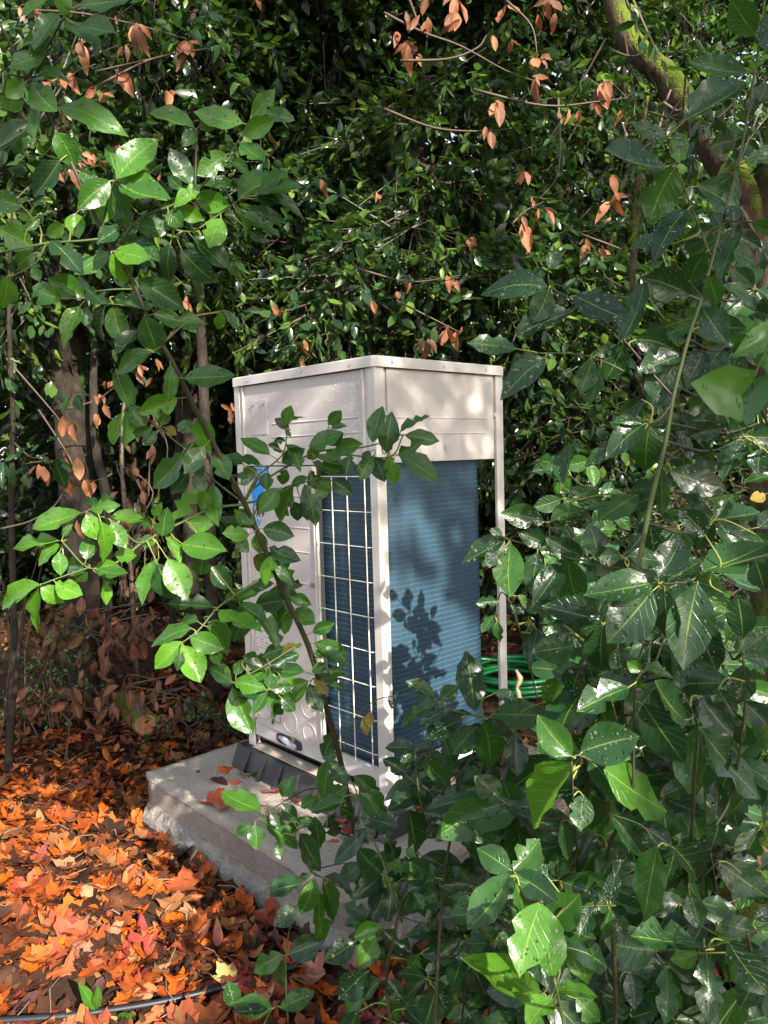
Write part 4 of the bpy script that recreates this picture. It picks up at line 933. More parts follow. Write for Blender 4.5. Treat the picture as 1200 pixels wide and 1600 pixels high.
withered('withered twig with orange brown leaves above the right end of the unit', [[(872, 150, 4.2), (875, 230, 4.2), (868, 280, 4.2), (838, 315, 4.2)], [(800, 350, 4.2), (820, 330, 4.2), (850, 315, 4.2)], [(905, 365, 4.2), (960, 385, 4.2), (970, 390, 4.2)]],
         [(852, 326, 870, 350, .75), (842, 325, 838, 348), (818, 350, 845, 385, .75), (816, 338, 822, 352), (832, 310, 834, 326), (955, 340, 948, 345), (960, 302, 982, 315, .8), (958, 305, 965, 340, .8), (952, 315, 936, 330), (955, 275, 962, 292, .9), (915, 382, 908, 395), (936, 388, 948, 402, .8), (955, 375, 956, 386), (915, 372, 922, 392)], 4.2, (872, 150, 4.2))
withered('withered twig with brown leaves just above the top of the unit', [[(620, 470, 4.6), (680, 500, 4.6), (720, 520, 4.6)], [(560, 420, 4.6), (640, 440, 4.6), (720, 430, 4.6)]],
         [(655, 530, 658, 552, .5), (668, 530, 672, 556, .5), (700, 512, 706, 545, .6), (712, 518, 716, 550), (722, 510, 718, 525), (470, 535, 480, 565, .5), (475, 560, 472, 580), (425, 478, 440, 495, .85), (440, 478, 432, 492), (475, 530, 478, 552), (698, 515, 690, 540), (736, 370, 740, 390), (724, 380, 722, 398), (698, 430, 704, 448), (708, 436, 714, 452), (640, 440, 642, 456), (620, 455, 624, 470), (580, 470, 586, 490), (292, 462, 296, 488, .6), (286, 470, 300, 490, .6), (345, 632, 362, 640, .8), (360, 635, 366, 662, .6), (502, 280, 504, 302), (588, 300, 590, 315), (420, 205, 424, 230, .5)], 4.6, (620, 470, 4.6))
withered('withered bough with drooping tan leaves in front of the far left trunk', [[(60, 640, 4.9), (100, 700, 4.9), (130, 750, 4.9), (160, 748, 4.9)], [(90, 720, 4.9), (55, 722, 4.9), (40, 725, 4.9)], [(10, 560, 4.9), (80, 640, 4.9), (120, 690, 4.9)], [(100, 640, 4.9), (150, 625, 4.9), (185, 600, 4.9)]],
         [(98, 650, 94, 680, .85), (110, 660, 104, 685, .85), (112, 662, 116, 690), (102, 705, 100, 720), (108, 712, 105, 730), (60, 725, 62, 748), (68, 728, 74, 762), (66, 730, 72, 752), (120, 715, 124, 750, .95), (106, 745, 104, 778, .8), (110, 745, 112, 770, .8), (132, 750, 130, 770), (136, 750, 142, 778, .85), (145, 752, 148, 768), (120, 812, 123, 842), (148, 616, 150, 632), (155, 615, 158, 630), (162, 632, 168, 650, .5), (152, 648, 150, 668), (215, 580, 222, 600, .4), (218, 568, 225, 590, .4), (175, 595, 168, 605, .8), (165, 595, 162, 610), (245, 560, 252, 580, .4), (238, 590, 232, 605, .4)], 4.9, (60, 640, 4.9))
# dead brush with many brown leaves at the foot of the trunks
def brush(label, centers, n, d, root_px, per=1, size=(18, 34), name='dead_brush', dark=(.0, .6)):
    lv = []
    br = []
    for k in range(n):
        cx, cy_, rx, ry = centers[int(rng.integers(0, len(centers)))]
        x, y = cx + rng.normal(0, rx), cy_ + rng.normal(0, ry); s = rng.uniform(*size); a = rng.normal(math.pi / 2, .55)
        lv.append((x, y, x + s * math.cos(a), y + s * math.sin(a), float(rng.uniform(*dark))))
    for cx, cy_, rx, ry in centers:
        for k in range(2): br.append([(cx + rng.normal(0, 8), cy_ + ry * 1.5, d), (cx + rng.normal(0, rx * .6), cy_, d), (cx + rng.normal(0, rx), cy_ - ry, d - .05), (cx + rng.normal(0, rx * 1.3), cy_ - ry * .3, d - .1)])
    return withered(label, br, lv, d, root_px, cat='dead brush', name=name)
brush('dead brush of brown laurel leaves round the foot of the left trunk', [(180, 965, 38, 22), (120, 1000, 30, 25), (165, 1010, 30, 22), (100, 970, 22, 20), (210, 980, 22, 20)], 85, 5.05, (170, 1060, 5.05))
brush('low dead laurel sprays lying behind the left end of the pad', [(190, 1070, 42, 16), (250, 1095, 45, 22), (300, 1110, 40, 20), (110, 1100, 40, 22), (180, 1120, 50, 16)], 120, 4.7, (220, 1120, 4.7), size=(16, 32))
brush('dark hanging strings of dead leaves between trunk and unit', [(215, 770, 20, 45), (245, 700, 22, 50), (235, 860, 20, 40), (190, 880, 14, 40)], 60, 5.5, (230, 960, 5.5), size=(14, 28), dark=(.0, .4))

# small plants: undergrowth
def under(label, blobs, nspr, L, name, mat=M_SMALL):
    B = [(*at(x, y, d), rx, ry, rz) for x, y, d, rx, ry, rz in blobs]
    root = empty(name, (B[0][0], B[0][1], float(gh(B[0][0], B[0][1])))); tag(root, label, 'shrub')
    for b in B:
        for _ in range(4):
            g = np.array([b[0] + rng.normal(0, b[3] * .4), b[1] + rng.normal(0, b[4] * .4), float(gh(b[0], b[1])) - .02]); part('stem', MB().tube([g, (g + np.array(b[:3])) / 2 + rng.normal(0, .03, 3), np.array(b[:3]) + rng.normal(0, .1, 3)], [.004, .003, .0015], 5), M_TWIG, root)
    foliage(root, B, nspr, L, 90, mat, M_TWIG if L > .04 else None, 12, .5, .0, spr_len=(.12, .25))
under('small leaved box shrub at the left edge under the forked stem', [(25, 870, 4.7, .25, .25, .18), (70, 1000, 4.8, .2, .2, .18), (30, 1080, 4.6, .2, .2, .15), (75, 1060, 4.7, .15, .15, .15)], 110, .03, 'box_shrub')
under('tiny evergreen seedlings in the litter behind the pad', [(300, 1130, 4.4, .15, .15, .05), (345, 1125, 4.5, .12, .12, .06), (100, 1190, 4.2, .10, .10, .05), (40, 1220, 4.0, .08, .08, .06)], 40, .035, 'seedling_patch')
under('bright small leaved bush in the sun behind the right shrub', [(1080, 830, 5.2, .45, .3, .35), (1120, 770, 5.4, .4, .3, .3), (960, 820, 5.5, .25, .2, .3), (1180, 900, 5.0, .4, .3, .2)], 260, .045, 'sunny_bush')
under('low leafy bush at the foot of the mossy trunk', [(1090, 1300, 2.9, .25, .25, .12), (1150, 1010, 3.4, .3, .3, .12), (1060, 1200, 3.2, .2, .2, .12)], 90, .04, 'low_bush')
# forked thin tree at the left edge with its own few leaves
root = empty('forked_sapling', at(8, 1260, 4.1)); tag(root, 'thin forked grey sapling at the left edge', 'sapling'); rel = np.array(root.location)
wood('trunk', [(8, 1270, 4.1), (16, 1150, 4.15), (22, 1010, 4.2), (20, 900, 4.2), (18, 760, 4.2), (20, 640, 4.2), (14, 480, 4.2), (20, 300, 4.2)], [.022, .021, .02, .018, .016, .014, .011, .006], M_BARK, root, 10)
wood('limb', [(22, 1090, 4.15), (30, 1010, 4.1), (38, 960, 4.1), (42, 900, 4.1)], [.014, .013, .011, .008], M_BARK, root, 8)
wood('limb', [(2, 826, 4.0), (45, 815, 4.0), (80, 795, 4.0), (98, 772, 4.0)], [.006, .005, .004, .002], M_PALE, root, 6)
wood('limb', [(20, 690, 4.2), (50, 715, 4.1), (75, 708, 4.1)], [.006, .004, .003], M_TWIG, root, 6)
for (bx, by, tx, ty) in [(20, 640, 2, 655), (22, 625, 36, 640), (18, 660, 40, 668), (40, 700, 28, 715), (30, 712, 10, 722), (20, 725, 18, 762), (4, 722, 2, 760), (55, 712, 82, 722), (85, 718, 98, 752), (95, 716, 110, 736), (48, 705, 62, 695), (75, 690, 92, 685), (8, 700, 8, 715), (15, 560, 35, 570), (8, 590, 25, 615), (35, 660, 48, 640), (110, 622, 104, 640), (120, 612, 136, 622), (120, 618, 130, 645)]:
    P0 = at(bx, by, 4.1 + rng.uniform(-.1, .1)); P1 = at(tx, ty, 4.1 + rng.uniform(-.1, .1)); Xv = P1 - P0; L = np.linalg.norm(Xv); a, b, c = frames(Xv[None], (-FW + UPV * .6 + rng.normal(0, .3, 3))[None])
    leaf_obj('leaf', LM[int(rng.integers(0, 24))], root, P0, a[0], b[0], c[0], L, L * .42, (float(rng.uniform(.1, .5)), 0, 0, 1), rel)

# ------------------------------------------------------------------ laurels in the foreground
# every branch: points (px, py, metres from the camera); every leaf: base x y, tip x y, apparent width, tone
SAP_BR = [([(592, 1455, 2.6), (572, 1372, 2.5), (552, 1290, 2.4), (530, 1180, 2.25), (507, 1095, 2.15), (482, 1010, 2.05), (445, 930, 1.95), (420, 872, 1.9), (381, 785, 1.82), (345, 715, 1.75), (306, 640, 1.68), (266, 560, 1.62), (236, 510, 1.6), (205, 435, 1.57), (164, 370, 1.55), (115, 262, 1.5), (78, 185, 1.48), (41, 124, 1.45)], [.0115, .010, .0085, .0075, .0065, .005, .0035], 'b'),
 ([(41, 124, 1.45), (26, 90, 1.44), (2, 42, 1.4), (-20, 5, 1.38)], [.0042, .0035, .003], 'g'), ([(42, 123, 1.45), (75, 70, 1.44), (100, 27, 1.42)], [.0035, .0022], 'g'), ([(40, 122, 1.45), (5, 113, 1.43)], [.003, .0015], 'g'),
 ([(180, 388, 1.56), (218, 343, 1.55), (275, 318, 1.54), (314, 291, 1.53), (342, 260, 1.52), (368, 228, 1.51), (392, 186, 1.5)], [.004, .003, .002], 'g'), ([(305, 295, 1.54), (306, 250, 1.53), (308, 203, 1.52)], [.0025, .0016], 'g'),
 ([(238, 348, 1.55), (295, 362, 1.57), (335, 340, 1.58), (373, 313, 1.58)], [.003, .0018], 'g'), ([(-15, 397, 1.45), (28, 389, 1.46), (73, 380, 1.48), (130, 376, 1.52), (165, 372, 1.55)], [.002, .0025, .003], 'g'), ([(72, 381, 1.48), (55, 412, 1.46), (18, 432, 1.45)], [.0026, .0016], 'g'),
 ([(160, 366, 1.55), (163, 335, 1.53), (178, 284, 1.5)], [.004, .002], 'g'), ([(211, 452, 1.58), (180, 452, 1.56), (150, 455, 1.54)], [.0025, .0014], 'g'), ([(205, 440, 1.57), (190, 400, 1.55), (175, 393, 1.54)], [.003, .0018], 'g'), ([(226, 490, 1.6), (195, 478, 1.58), (165, 474, 1.57)], [.0025, .0015], 'g'),
 ([(306, 714, 1.74), (275, 690, 1.72), (232, 656, 1.7), (200, 640, 1.68)], [.003, .0015], 'g'), ([(381, 786, 1.82), (340, 755, 1.8), (312, 728, 1.78)], [.0035, .0018], 'g'), ([(381, 788, 1.82), (330, 795, 1.8), (280, 818, 1.77), (250, 832, 1.75), (215, 848, 1.72), (178, 815, 1.68), (135, 801, 1.65)], [.0045, .003, .002], 'g'),
 ([(225, 845, 1.73), (180, 880, 1.7), (138, 887, 1.67), (97, 846, 1.65)], [.003, .002], 'g'), ([(138, 887, 1.67), (100, 900, 1.65), (62, 914, 1.63)], [.0022, .0015], 'g'),
 ([(381, 785, 1.82), (402, 745, 1.84), (440, 712, 1.86), (448, 680, 1.86), (447, 662, 1.86)], [.004, .002, .0015], 'g'), ([(381, 785, 1.82), (400, 760, 1.84), (455, 725, 1.87), (500, 705, 1.89), (560, 700, 1.9), (605, 690, 1.9)], [.0042, .003, .002], 'g'), ([(480, 716, 1.88), (540, 711, 1.9), (609, 714, 1.92), (630, 680, 1.92)], [.003, .002], 'g'), ([(490, 708, 1.88), (508, 680, 1.88), (514, 665, 1.88)], [.002, .0013], 'g'),
 ([(381, 786, 1.82), (405, 782, 1.84), (440, 768, 1.86), (480, 752, 1.88), (515, 748, 1.9)], [.0035, .0018], 'g'), ([(421, 896, 1.92), (375, 925, 1.88), (340, 950, 1.85), (310, 985, 1.82), (285, 1004, 1.8)], [.004, .002], 'g'), ([(470, 1005, 2.03), (410, 1042, 1.98), (363, 1067, 1.95)], [.0035, .002], 'g'),
 ([(383, 790, 1.83), (400, 826, 1.85)], [.003, .002], 'g'), ([(425, 875, 1.91), (428, 862, 1.9)], [.003, .002], 'g'), ([(545, 1250, 2.35), (490, 1232, 2.3), (440, 1255, 2.25), (392, 1288, 2.2)], [.0035, .0018], 'b'), ([(556, 1310, 2.42), (500, 1290, 2.3), (462, 1300, 2.2), (475, 1338, 2.2), (486, 1362, 2.2), (500, 1370, 2.2)], [.003, .002], 'b'), ([(486, 1362, 2.2), (530, 1385, 2.2), (560, 1396, 2.2)], [.0025, .0016], 'b'), ([(486, 1360, 2.2), (530, 1350, 2.25), (565, 1348, 2.3)], [.0025, .0016], 'b')]
SAP_LV = '''100 25 103 -18 45 b;122 8 212 10 28 m;78 -5 30 28 14 b;92 22 47 57 20 m;80 57 34 68 18 m;68 68 50 90 18 m;70 85 12 110 24 m;101 33 160 87 25 m;122 40 182 53 24 m;58 118 99 114 11 m;48 131 92 177 38 m;90 167 176 166 22 m;40 130 8 153 24 b;38 162 -2 160 22 b;5 150 2 103 11 m;55 163 60 222 20 m;57 191 3 236 26 d;86 206 117 262 36 m;94 250 44 306 32 d;182 280 232 200 37 b;181 277 166 230 22 m;184 282 254 300 30 b;185 290 270 320 30 m;176 284 200 360 24 m;178 300 144 350 38 b;172 282 120 328 34 m;117 333 123 373 30 b;123 268 156 284 24 m;100 350 74 368 20 b;-5 357 55 391 44 b;36 322 -10 308 30 b;40 360 62 341 15 m;80 376 126 413 30 d;172 394 120 432 26 m;174 397 200 445 32 b;178 392 236 405 28 b;188 372 252 414 36 d;186 356 150 380 22 d;206 350 272 360 26 d;266 380 256 441 26 d;213 436 284 484 38 d;181 462 238 493 28 m;175 477 193 538 31 m;165 477 141 535 20 d;225 493 247 553 38 m;240 490 319 509 33 m;133 466 75 436 34 m;98 467 40 445 32 m;125 478 92 536 25 b;12 430 2 487 32 b;20 428 21 405 12 d;50 416 62 440 18 m;54 394 22 420 24 m;135 450 166 476 26 d;135 480 133 510 20 m;216 515 185 558 18 d;237 550 176 575 24 m;180 575 203 640 22 m;266 568 270 628 18 m;278 622 215 646 32 b;305 201 236 186 18 m;380 193 302 174 28 b;310 198 338 190 18 m;306 204 290 225 20 m;300 290 265 235 28 d;285 295 262 275 26 d;354 241 314 270 32 m;393 182 431 140 24 b;412 175 461 188 18 m;380 212 430 186 26 m;375 224 416 256 26 m;356 250 394 270 16 m;318 290 362 276 16 m;314 291 270 316 20 b;360 320 308 308 30 b;372 312 446 258 30 m;403 304 455 272 20 m;400 304 477 305 18 m;400 306 476 324 16 m;395 310 440 322 16 d;372 328 448 348 20 m;378 336 438 368 22 m;373 324 390 370 14 b;346 341 327 389 33 b;275 325 320 346 22 b;262 330 287 355 28 m;298 368 360 425 26 d;282 390 337 442 34 d;288 370 302 405 12 m;344 485 341 518 17 b;348 483 371 515 11 m;385 358 417 380 14 d;178 582 202 636 22 m;197 633 227 668 24 m;195 640 205 693 20 b;190 645 180 695 14 b;238 668 204 682 18 m;245 674 222 696 18 m;263 640 248 664 18 m;258 668 278 681 14 y;303 672 272 662 22 m;287 591 369 591 30 m;310 650 327 704 31 b;286 707 247 762 32 m;305 690 297 712 20 m;320 698 286 742 28 m;296 735 266 772 22 d;336 705 359 752 28 m;303 738 321 769 22 d;310 725 317 744 14 d;272 812 310 757 28 b;333 757 341 823 26 b;312 795 330 768 18 b;291 815 334 820 24 b;283 850 356 862 36 m;240 806 253 785 14 b;254 838 262 793 30 m;238 822 214 812 22 m;242 850 214 840 26 m;249 871 219 944 20 b;262 873 293 936 38 b;258 834 283 880 14 b;246 880 275 940 36 d;318 868 312 906 30 m;331 884 363 921 26 d;400 823 365 795 22 b;405 830 406 866 24 b;410 826 460 838 28 m;396 826 340 806 18 m;390 835 345 835 22 m;397 820 376 795 18 m;365 835 388 862 26 m;420 855 470 878 24 d;425 862 392 903 28 m;428 866 413 915 22 b;433 868 458 915 24 m;408 726 351 704 16 m;380 725 355 718 10 m;387 748 360 733 12 m;403 733 369 757 22 m;422 711 375 684 20 m;434 762 402 804 26 m;446 664 455 633 18 m;447 662 476 644 10 m;452 670 430 655 14 d;446 672 455 682 8 d;446 688 428 690 12 d;418 695 445 705 12 d;448 694 473 728 18 m;513 664 534 641 18 m;517 669 541 663 10 m;482 698 537 676 26 m;513 696 537 675 16 m;521 704 568 694 22 m;482 718 497 696 18 b;510 703 534 718 22 m;493 714 540 735 14 m;488 722 541 742 20 m;549 712 541 741 20 d;440 724 478 700 22 d;418 738 416 768 22 m;447 733 440 760 26 m;432 764 403 803 24 m;459 756 434 816 28 m;476 756 499 818 28 d;493 746 520 767 16 b;510 750 495 783 18 m;519 752 548 772 24 d;459 783 466 816 20 d;470 783 482 811 14 d;485 735 500 765 30 d;455 757 482 745 14 d;582 692 598 634 24 m;604 708 614 646 29 d;625 675 671 648 14 m;632 680 687 684 20 m;622 712 666 688 22 m;622 710 687 752 30 m;609 712 617 758 25 b;604 716 598 750 20 m;585 715 602 755 30 d;581 712 562 752 22 m;578 704 566 722 20 d;335 949 261 948 22 d;310 971 246 964 22 m;300 981 230 1004 24 m;285 1002 237 1043 26 b;286 1008 313 1065 36 b;322 978 373 1022 28 m;296 995 350 1015 30 m;330 1015 343 1040 20 m;282 1018 277 1048 14 d;324 972 363 990 18 m;343 953 409 996 28 b;350 939 404 928 20 m;373 942 417 972 20 d;363 1065 322 1044 22 d;360 1062 338 1035 16 b;368 1055 378 1030 16 m;366 1067 410 1075 26 m;363 1073 398 1145 34 m;362 1068 345 1065 12 d;378 1031 411 1046 16 d;452 942 430 962 22 m;433 965 432 1012 22 d;456 950 444 992 20 m;462 950 493 975 26 m;453 933 485 945 18 m;445 938 411 928 18 d;488 988 524 974 18 m;490 1004 545 1032 26 m;488 1020 549 1034 18 m;470 1010 436 1022 10 y;444 1012 408 1028 20 d;468 1022 426 1040 22 d;477 1050 412 1046 22 m;482 1064 421 1094 34 B;440 1058 403 1098 18 B;510 1036 488 1050 22 m;492 1058 533 1060 16 m;512 1045 541 1052 14 m;490 1062 508 1084 14 y;508 1070 542 1072 12 d;483 1068 503 1113 24 d;440 1090 462 1112 26 d;460 1085 432 1113 26 d;524 1142 505 1182 24 d;512 1187 507 1247 24 m;513 1188 543 1227 22 d;528 1178 502 1185 20 m;127 801 54 830 24 B;135 803 157 843 34 B;141 795 182 787 20 B;172 808 227 811 19 B;158 815 176 880 24 B;174 815 198 857 24 m;152 790 128 770 14 m;165 795 165 770 22 m;93 845 23 862 18 B;97 851 51 877 16 B;92 862 95 901 20 m;98 838 110 820 10 m;136 880 95 886 26 m;135 875 138 838 22 m;147 888 190 888 24 B;150 889 202 903 18 m;150 896 181 908 10 d;180 866 214 868 22 B;134 888 118 912 18 m;63 913 -2 950 26 B;64 916 98 940 30 B;86 910 131 930 28 B;60 920 61 991 18 B;166 905 164 945 15 B;408 1267 345 1236 28 m;440 1245 460 1216 22 m;392 1288 366 1306 16 m;398 1288 400 1329 23 m;410 1280 460 1330 24 m;423 1270 435 1295 14 d;440 1290 445 1318 16 d;432 1315 440 1343 14 d;440 1256 464 1283 24 d;462 1280 504 1290 14 d;452 1285 463 1304 18 d;470 1262 500 1245 20 m;555 1249 485 1270 28 m;492 1275 502 1325 22 d;515 1272 526 1316 26 d;468 1302 495 1360 28 d;543 1227 515 1245 24 m;474 1381 420 1397 26 d;482 1365 467 1372 10 d;492 1372 470 1435 28 m;505 1372 522 1440 24 m;500 1395 500 1470 32 m;505 1370 565 1397 14 d;565 1350 530 1375 30 d;567 1355 560 1388 26 d'''
MID_BR = [([(615, 1640, 1.95), (604, 1530, 1.95), (612, 1480, 1.92), (625, 1420, 1.9), (640, 1370, 1.88), (655, 1332, 1.86)], [.008, .006, .0035, .0025], 'b'), ([(628, 1440, 1.92), (610, 1385, 1.9), (598, 1345, 1.95), (578, 1300, 2.0), (558, 1240, 2.1), (545, 1213, 2.15)], [.005, .0035, .002], 'g'), ([(612, 1480, 1.92), (598, 1452, 1.9)], [.003, .002], 'b'), ([(606, 1540, 1.95), (575, 1520, 1.95)], [.003, .002], 'b'), ([(690, 1640, 1.9), (685, 1560, 1.9), (680, 1500, 1.9), (676, 1460, 1.9)], [.005, .003], 'b'),
 ([(618, 1430, 1.9), (650, 1440, 1.9), (690, 1450, 1.9)], [.003, .0018], 'b'), ([(455, 1640, 2.25), (448, 1570, 2.2), (447, 1500, 2.2), (452, 1455, 2.2), (465, 1412, 2.2)], [.004, .003, .002], 'g'), ([(400, 1625, 2.2), (425, 1577, 2.2), (440, 1572, 2.2)], [.003, .002], 'g'), ([(370, 1600, 2.2), (368, 1574, 2.2)], [.002, .0015], 'g'), ([(680, 1640, 1.7), (690, 1420, 1.7), (700, 1330, 1.68), (715, 1270, 1.65), (716, 1220, 1.62), (738, 1180, 1.6), (748, 1135, 1.58)], [.006, .004, .002], 'b'), ([(800, 1146, 1.6), (774, 1124, 1.58), (740, 1118, 1.56), (695, 1106, 1.55), (684, 1094, 1.55)], [.0035, .002], 'g'), ([(705, 1310, 1.66), (672, 1290, 1.66), (655, 1240, 1.66), (648, 1175, 1.68)], [.003, .0018], 'b'), ([(735, 1420, 1.6), (765, 1345, 1.58), (790, 1305, 1.55), (824, 1262, 1.5)], [.004, .002], 'b'), ([(738, 1185, 1.6), (690, 1240, 1.62)], [.002, .0015], 'b')]
MID_LV = '''686 1098 611 1123 30 m;680 1092 632 1068 20 m;696 1108 655 1135 20 d;688 1096 716 1072 26 m;741 1112 726 1016 40 d;746 1135 705 1182 34 m;755 1126 768 1200 40 m;724 1122 662 1157 26 d;695 1118 738 1120 10 d;670 1158 648 1218 28 d;650 1170 603 1163 20 d;635 1210 598 1187 20 d;650 1172 627 1200 16 d;692 1150 722 1204 26 d;705 1235 656 1188 30 m;763 1250 672 1248 36 m;817 1259 716 1287 44 m;807 1142 810 1212 34 d;862 1180 792 1235 50 m;770 1115 855 1118 40 m;850 1095 890 1135 30 m;775 1080 806 1095 24 d;748 1200 765 1250 28 d;652 1330 628 1258 40 d;660 1337 730 1368 38 d;826 1268 808 1342 36 m;850 1285 848 1360 50 m;808 1285 760 1308 30 d;710 1283 732 1325 18 d;735 1295 745 1340 26 d;785 1310 780 1365 34 d;817 1345 790 1382 26 d;660 1225 648 1262 20 d;690 1290 665 1310 24 d;695 1280 662 1270 20 d;695 1300 680 1314 16 d;790 1437 705 1392 36 B;783 1447 711 1500 34 b;600 1449 554 1465 26 B;596 1454 565 1510 30 b;598 1452 642 1490 30 d;752 1434 686 1436 36 d;676 1468 674 1533 24 m;655 1490 636 1525 26 m;597 1365 556 1323 32 m;640 1360 612 1350 26 b;650 1338 634 1325 14 b;604 1378 580 1440 34 d;610 1385 605 1445 26 d;642 1390 625 1430 24 d;645 1395 662 1420 20 b;640 1368 672 1392 24 d;596 1530 545 1590 32 m;602 1528 630 1562 22 d;590 1570 633 1565 20 b;625 1555 650 1585 26 b;570 1520 530 1560 40 d;680 1548 665 1600 40 d;682 1550 706 1590 34 d;685 1530 716 1540 22 m;760 1540 728 1590 30 m;760 1570 712 1595 26 m;748 1520 780 1548 30 d;715 1520 745 1500 24 d;552 1212 595 1247 26 m;560 1237 605 1277 34 m;530 1260 557 1278 24 d;575 1280 625 1292 26 d;572 1297 530 1352 24 d;562 1275 576 1318 26 d;590 1312 612 1300 16 d;463 1415 428 1447 26 d;450 1492 505 1470 34 d;442 1491 392 1523 28 m;445 1502 427 1557 30 m;368 1573 355 1532 24 m;426 1575 368 1565 30 b;420 1577 362 1580 14 d;437 1575 492 1550 26 m;556 1470 505 1503 30 d;575 1517 532 1558 36 d;640 1500 690 1530 30 d;700 1420 668 1452 28 d;720 1400 745 1440 26 d;690 1380 730 1400 24 d;655 1440 690 1470 24 d;740 1450 720 1485 26 d;620 1600 655 1635 30 d;560 1580 540 1625 28 d;735 1590 770 1625 30 m'''
RGT_BR = [([(960, 1700, 1.55), (962, 1560, 1.5), (955, 1420, 1.42), (950, 1330, 1.33), (985, 1250, 1.2), (990, 1150, 1.18), (992, 1073, 1.15), (1003, 1050, 1.14)], [.009, .007, .004, .002], 'b'), ([(890, 1720, 1.1), (880, 1600, 1.08), (866, 1530, 1.06)], [.005, .003], 'g'), ([(905, 1700, 1.55), (906, 1500, 1.5), (902, 1350, 1.38), (896, 1260, 1.22), (893, 1190, 1.15)], [.006, .004, .0025], 'b'), ([(1120, 1720, 1.5), (1090, 1500, 1.42), (1078, 1380, 1.32), (1084, 1250, 1.2), (1090, 1140, 1.18), (1068, 1085, 1.15)], [.007, .005, .002], 'b'),
 ([(1100, 1483, 1.15), (1140, 1468, 1.12), (1215, 1440, 1.08)], [.002, .0035], 'g'), ([(962, 1415, 1.24), (930, 1415, 1.24), (880, 1420, 1.22)], [.003, .0018], 'b'), ([(955, 1272, 1.2), (1003, 1290, 1.18), (1028, 1320, 1.16), (1050, 1322, 1.14)], [.0025, .002], 'g'), ([(795, 1440, 1.15), (785, 1436, 1.12)], [.003, .002], 'b'), ([(850, 1440, 1.12), (848, 1420, 1.08), (846, 1409, 1.05)], [.002, .0015], 'g'), ([(1078, 1390, 1.2), (1122, 1346, 1.15)], [.003, .002], 'b'), ([(1118, 1290, 1.2), (1140, 1250, 1.22), (1155, 1180, 1.2), (1164, 1095, 1.18), (1160, 1020, 1.16)], [.004, .002], 'b'),
 ([(990, 985, 1.15), (938, 980, 1.2), (912, 1035, 1.22)], [.003, .002], 'b'), ([(992, 1000, 1.14), (940, 890, 1.25), (890, 872, 1.28), (850, 858, 1.3), (795, 843, 1.32)], [.004, .0025], 'g'), ([(920, 875, 1.26), (900, 840, 1.28), (885, 815, 1.3), (880, 765, 1.32)], [.003, .002], 'g'), ([(860, 868, 1.3), (858, 815, 1.3)], [.002, .0014], 'b'), ([(800, 945, 1.3), (785, 925, 1.3), (778, 940, 1.3), (774, 965, 1.3)], [.002, .0015], 'b'), ([(840, 1094, 1.9), (826, 1030, 1.5), (806, 965, 1.32), (798, 945, 1.3)], [.003, .003, .0025], 'g'),
 ([(985, 1010, 1.14), (1030, 918, 1.1), (1040, 912, 1.1), (1090, 910, 1.1)], [.0035, .0022], 'b'), ([(1220, 862, 1.05), (1150, 880, 1.08), (1085, 902, 1.1)], [.003, .002], 'g'), ([(945, 1200, 1.15), (905, 1180, 1.14), (893, 1188, 1.14)], [.003, .002], 'b')]
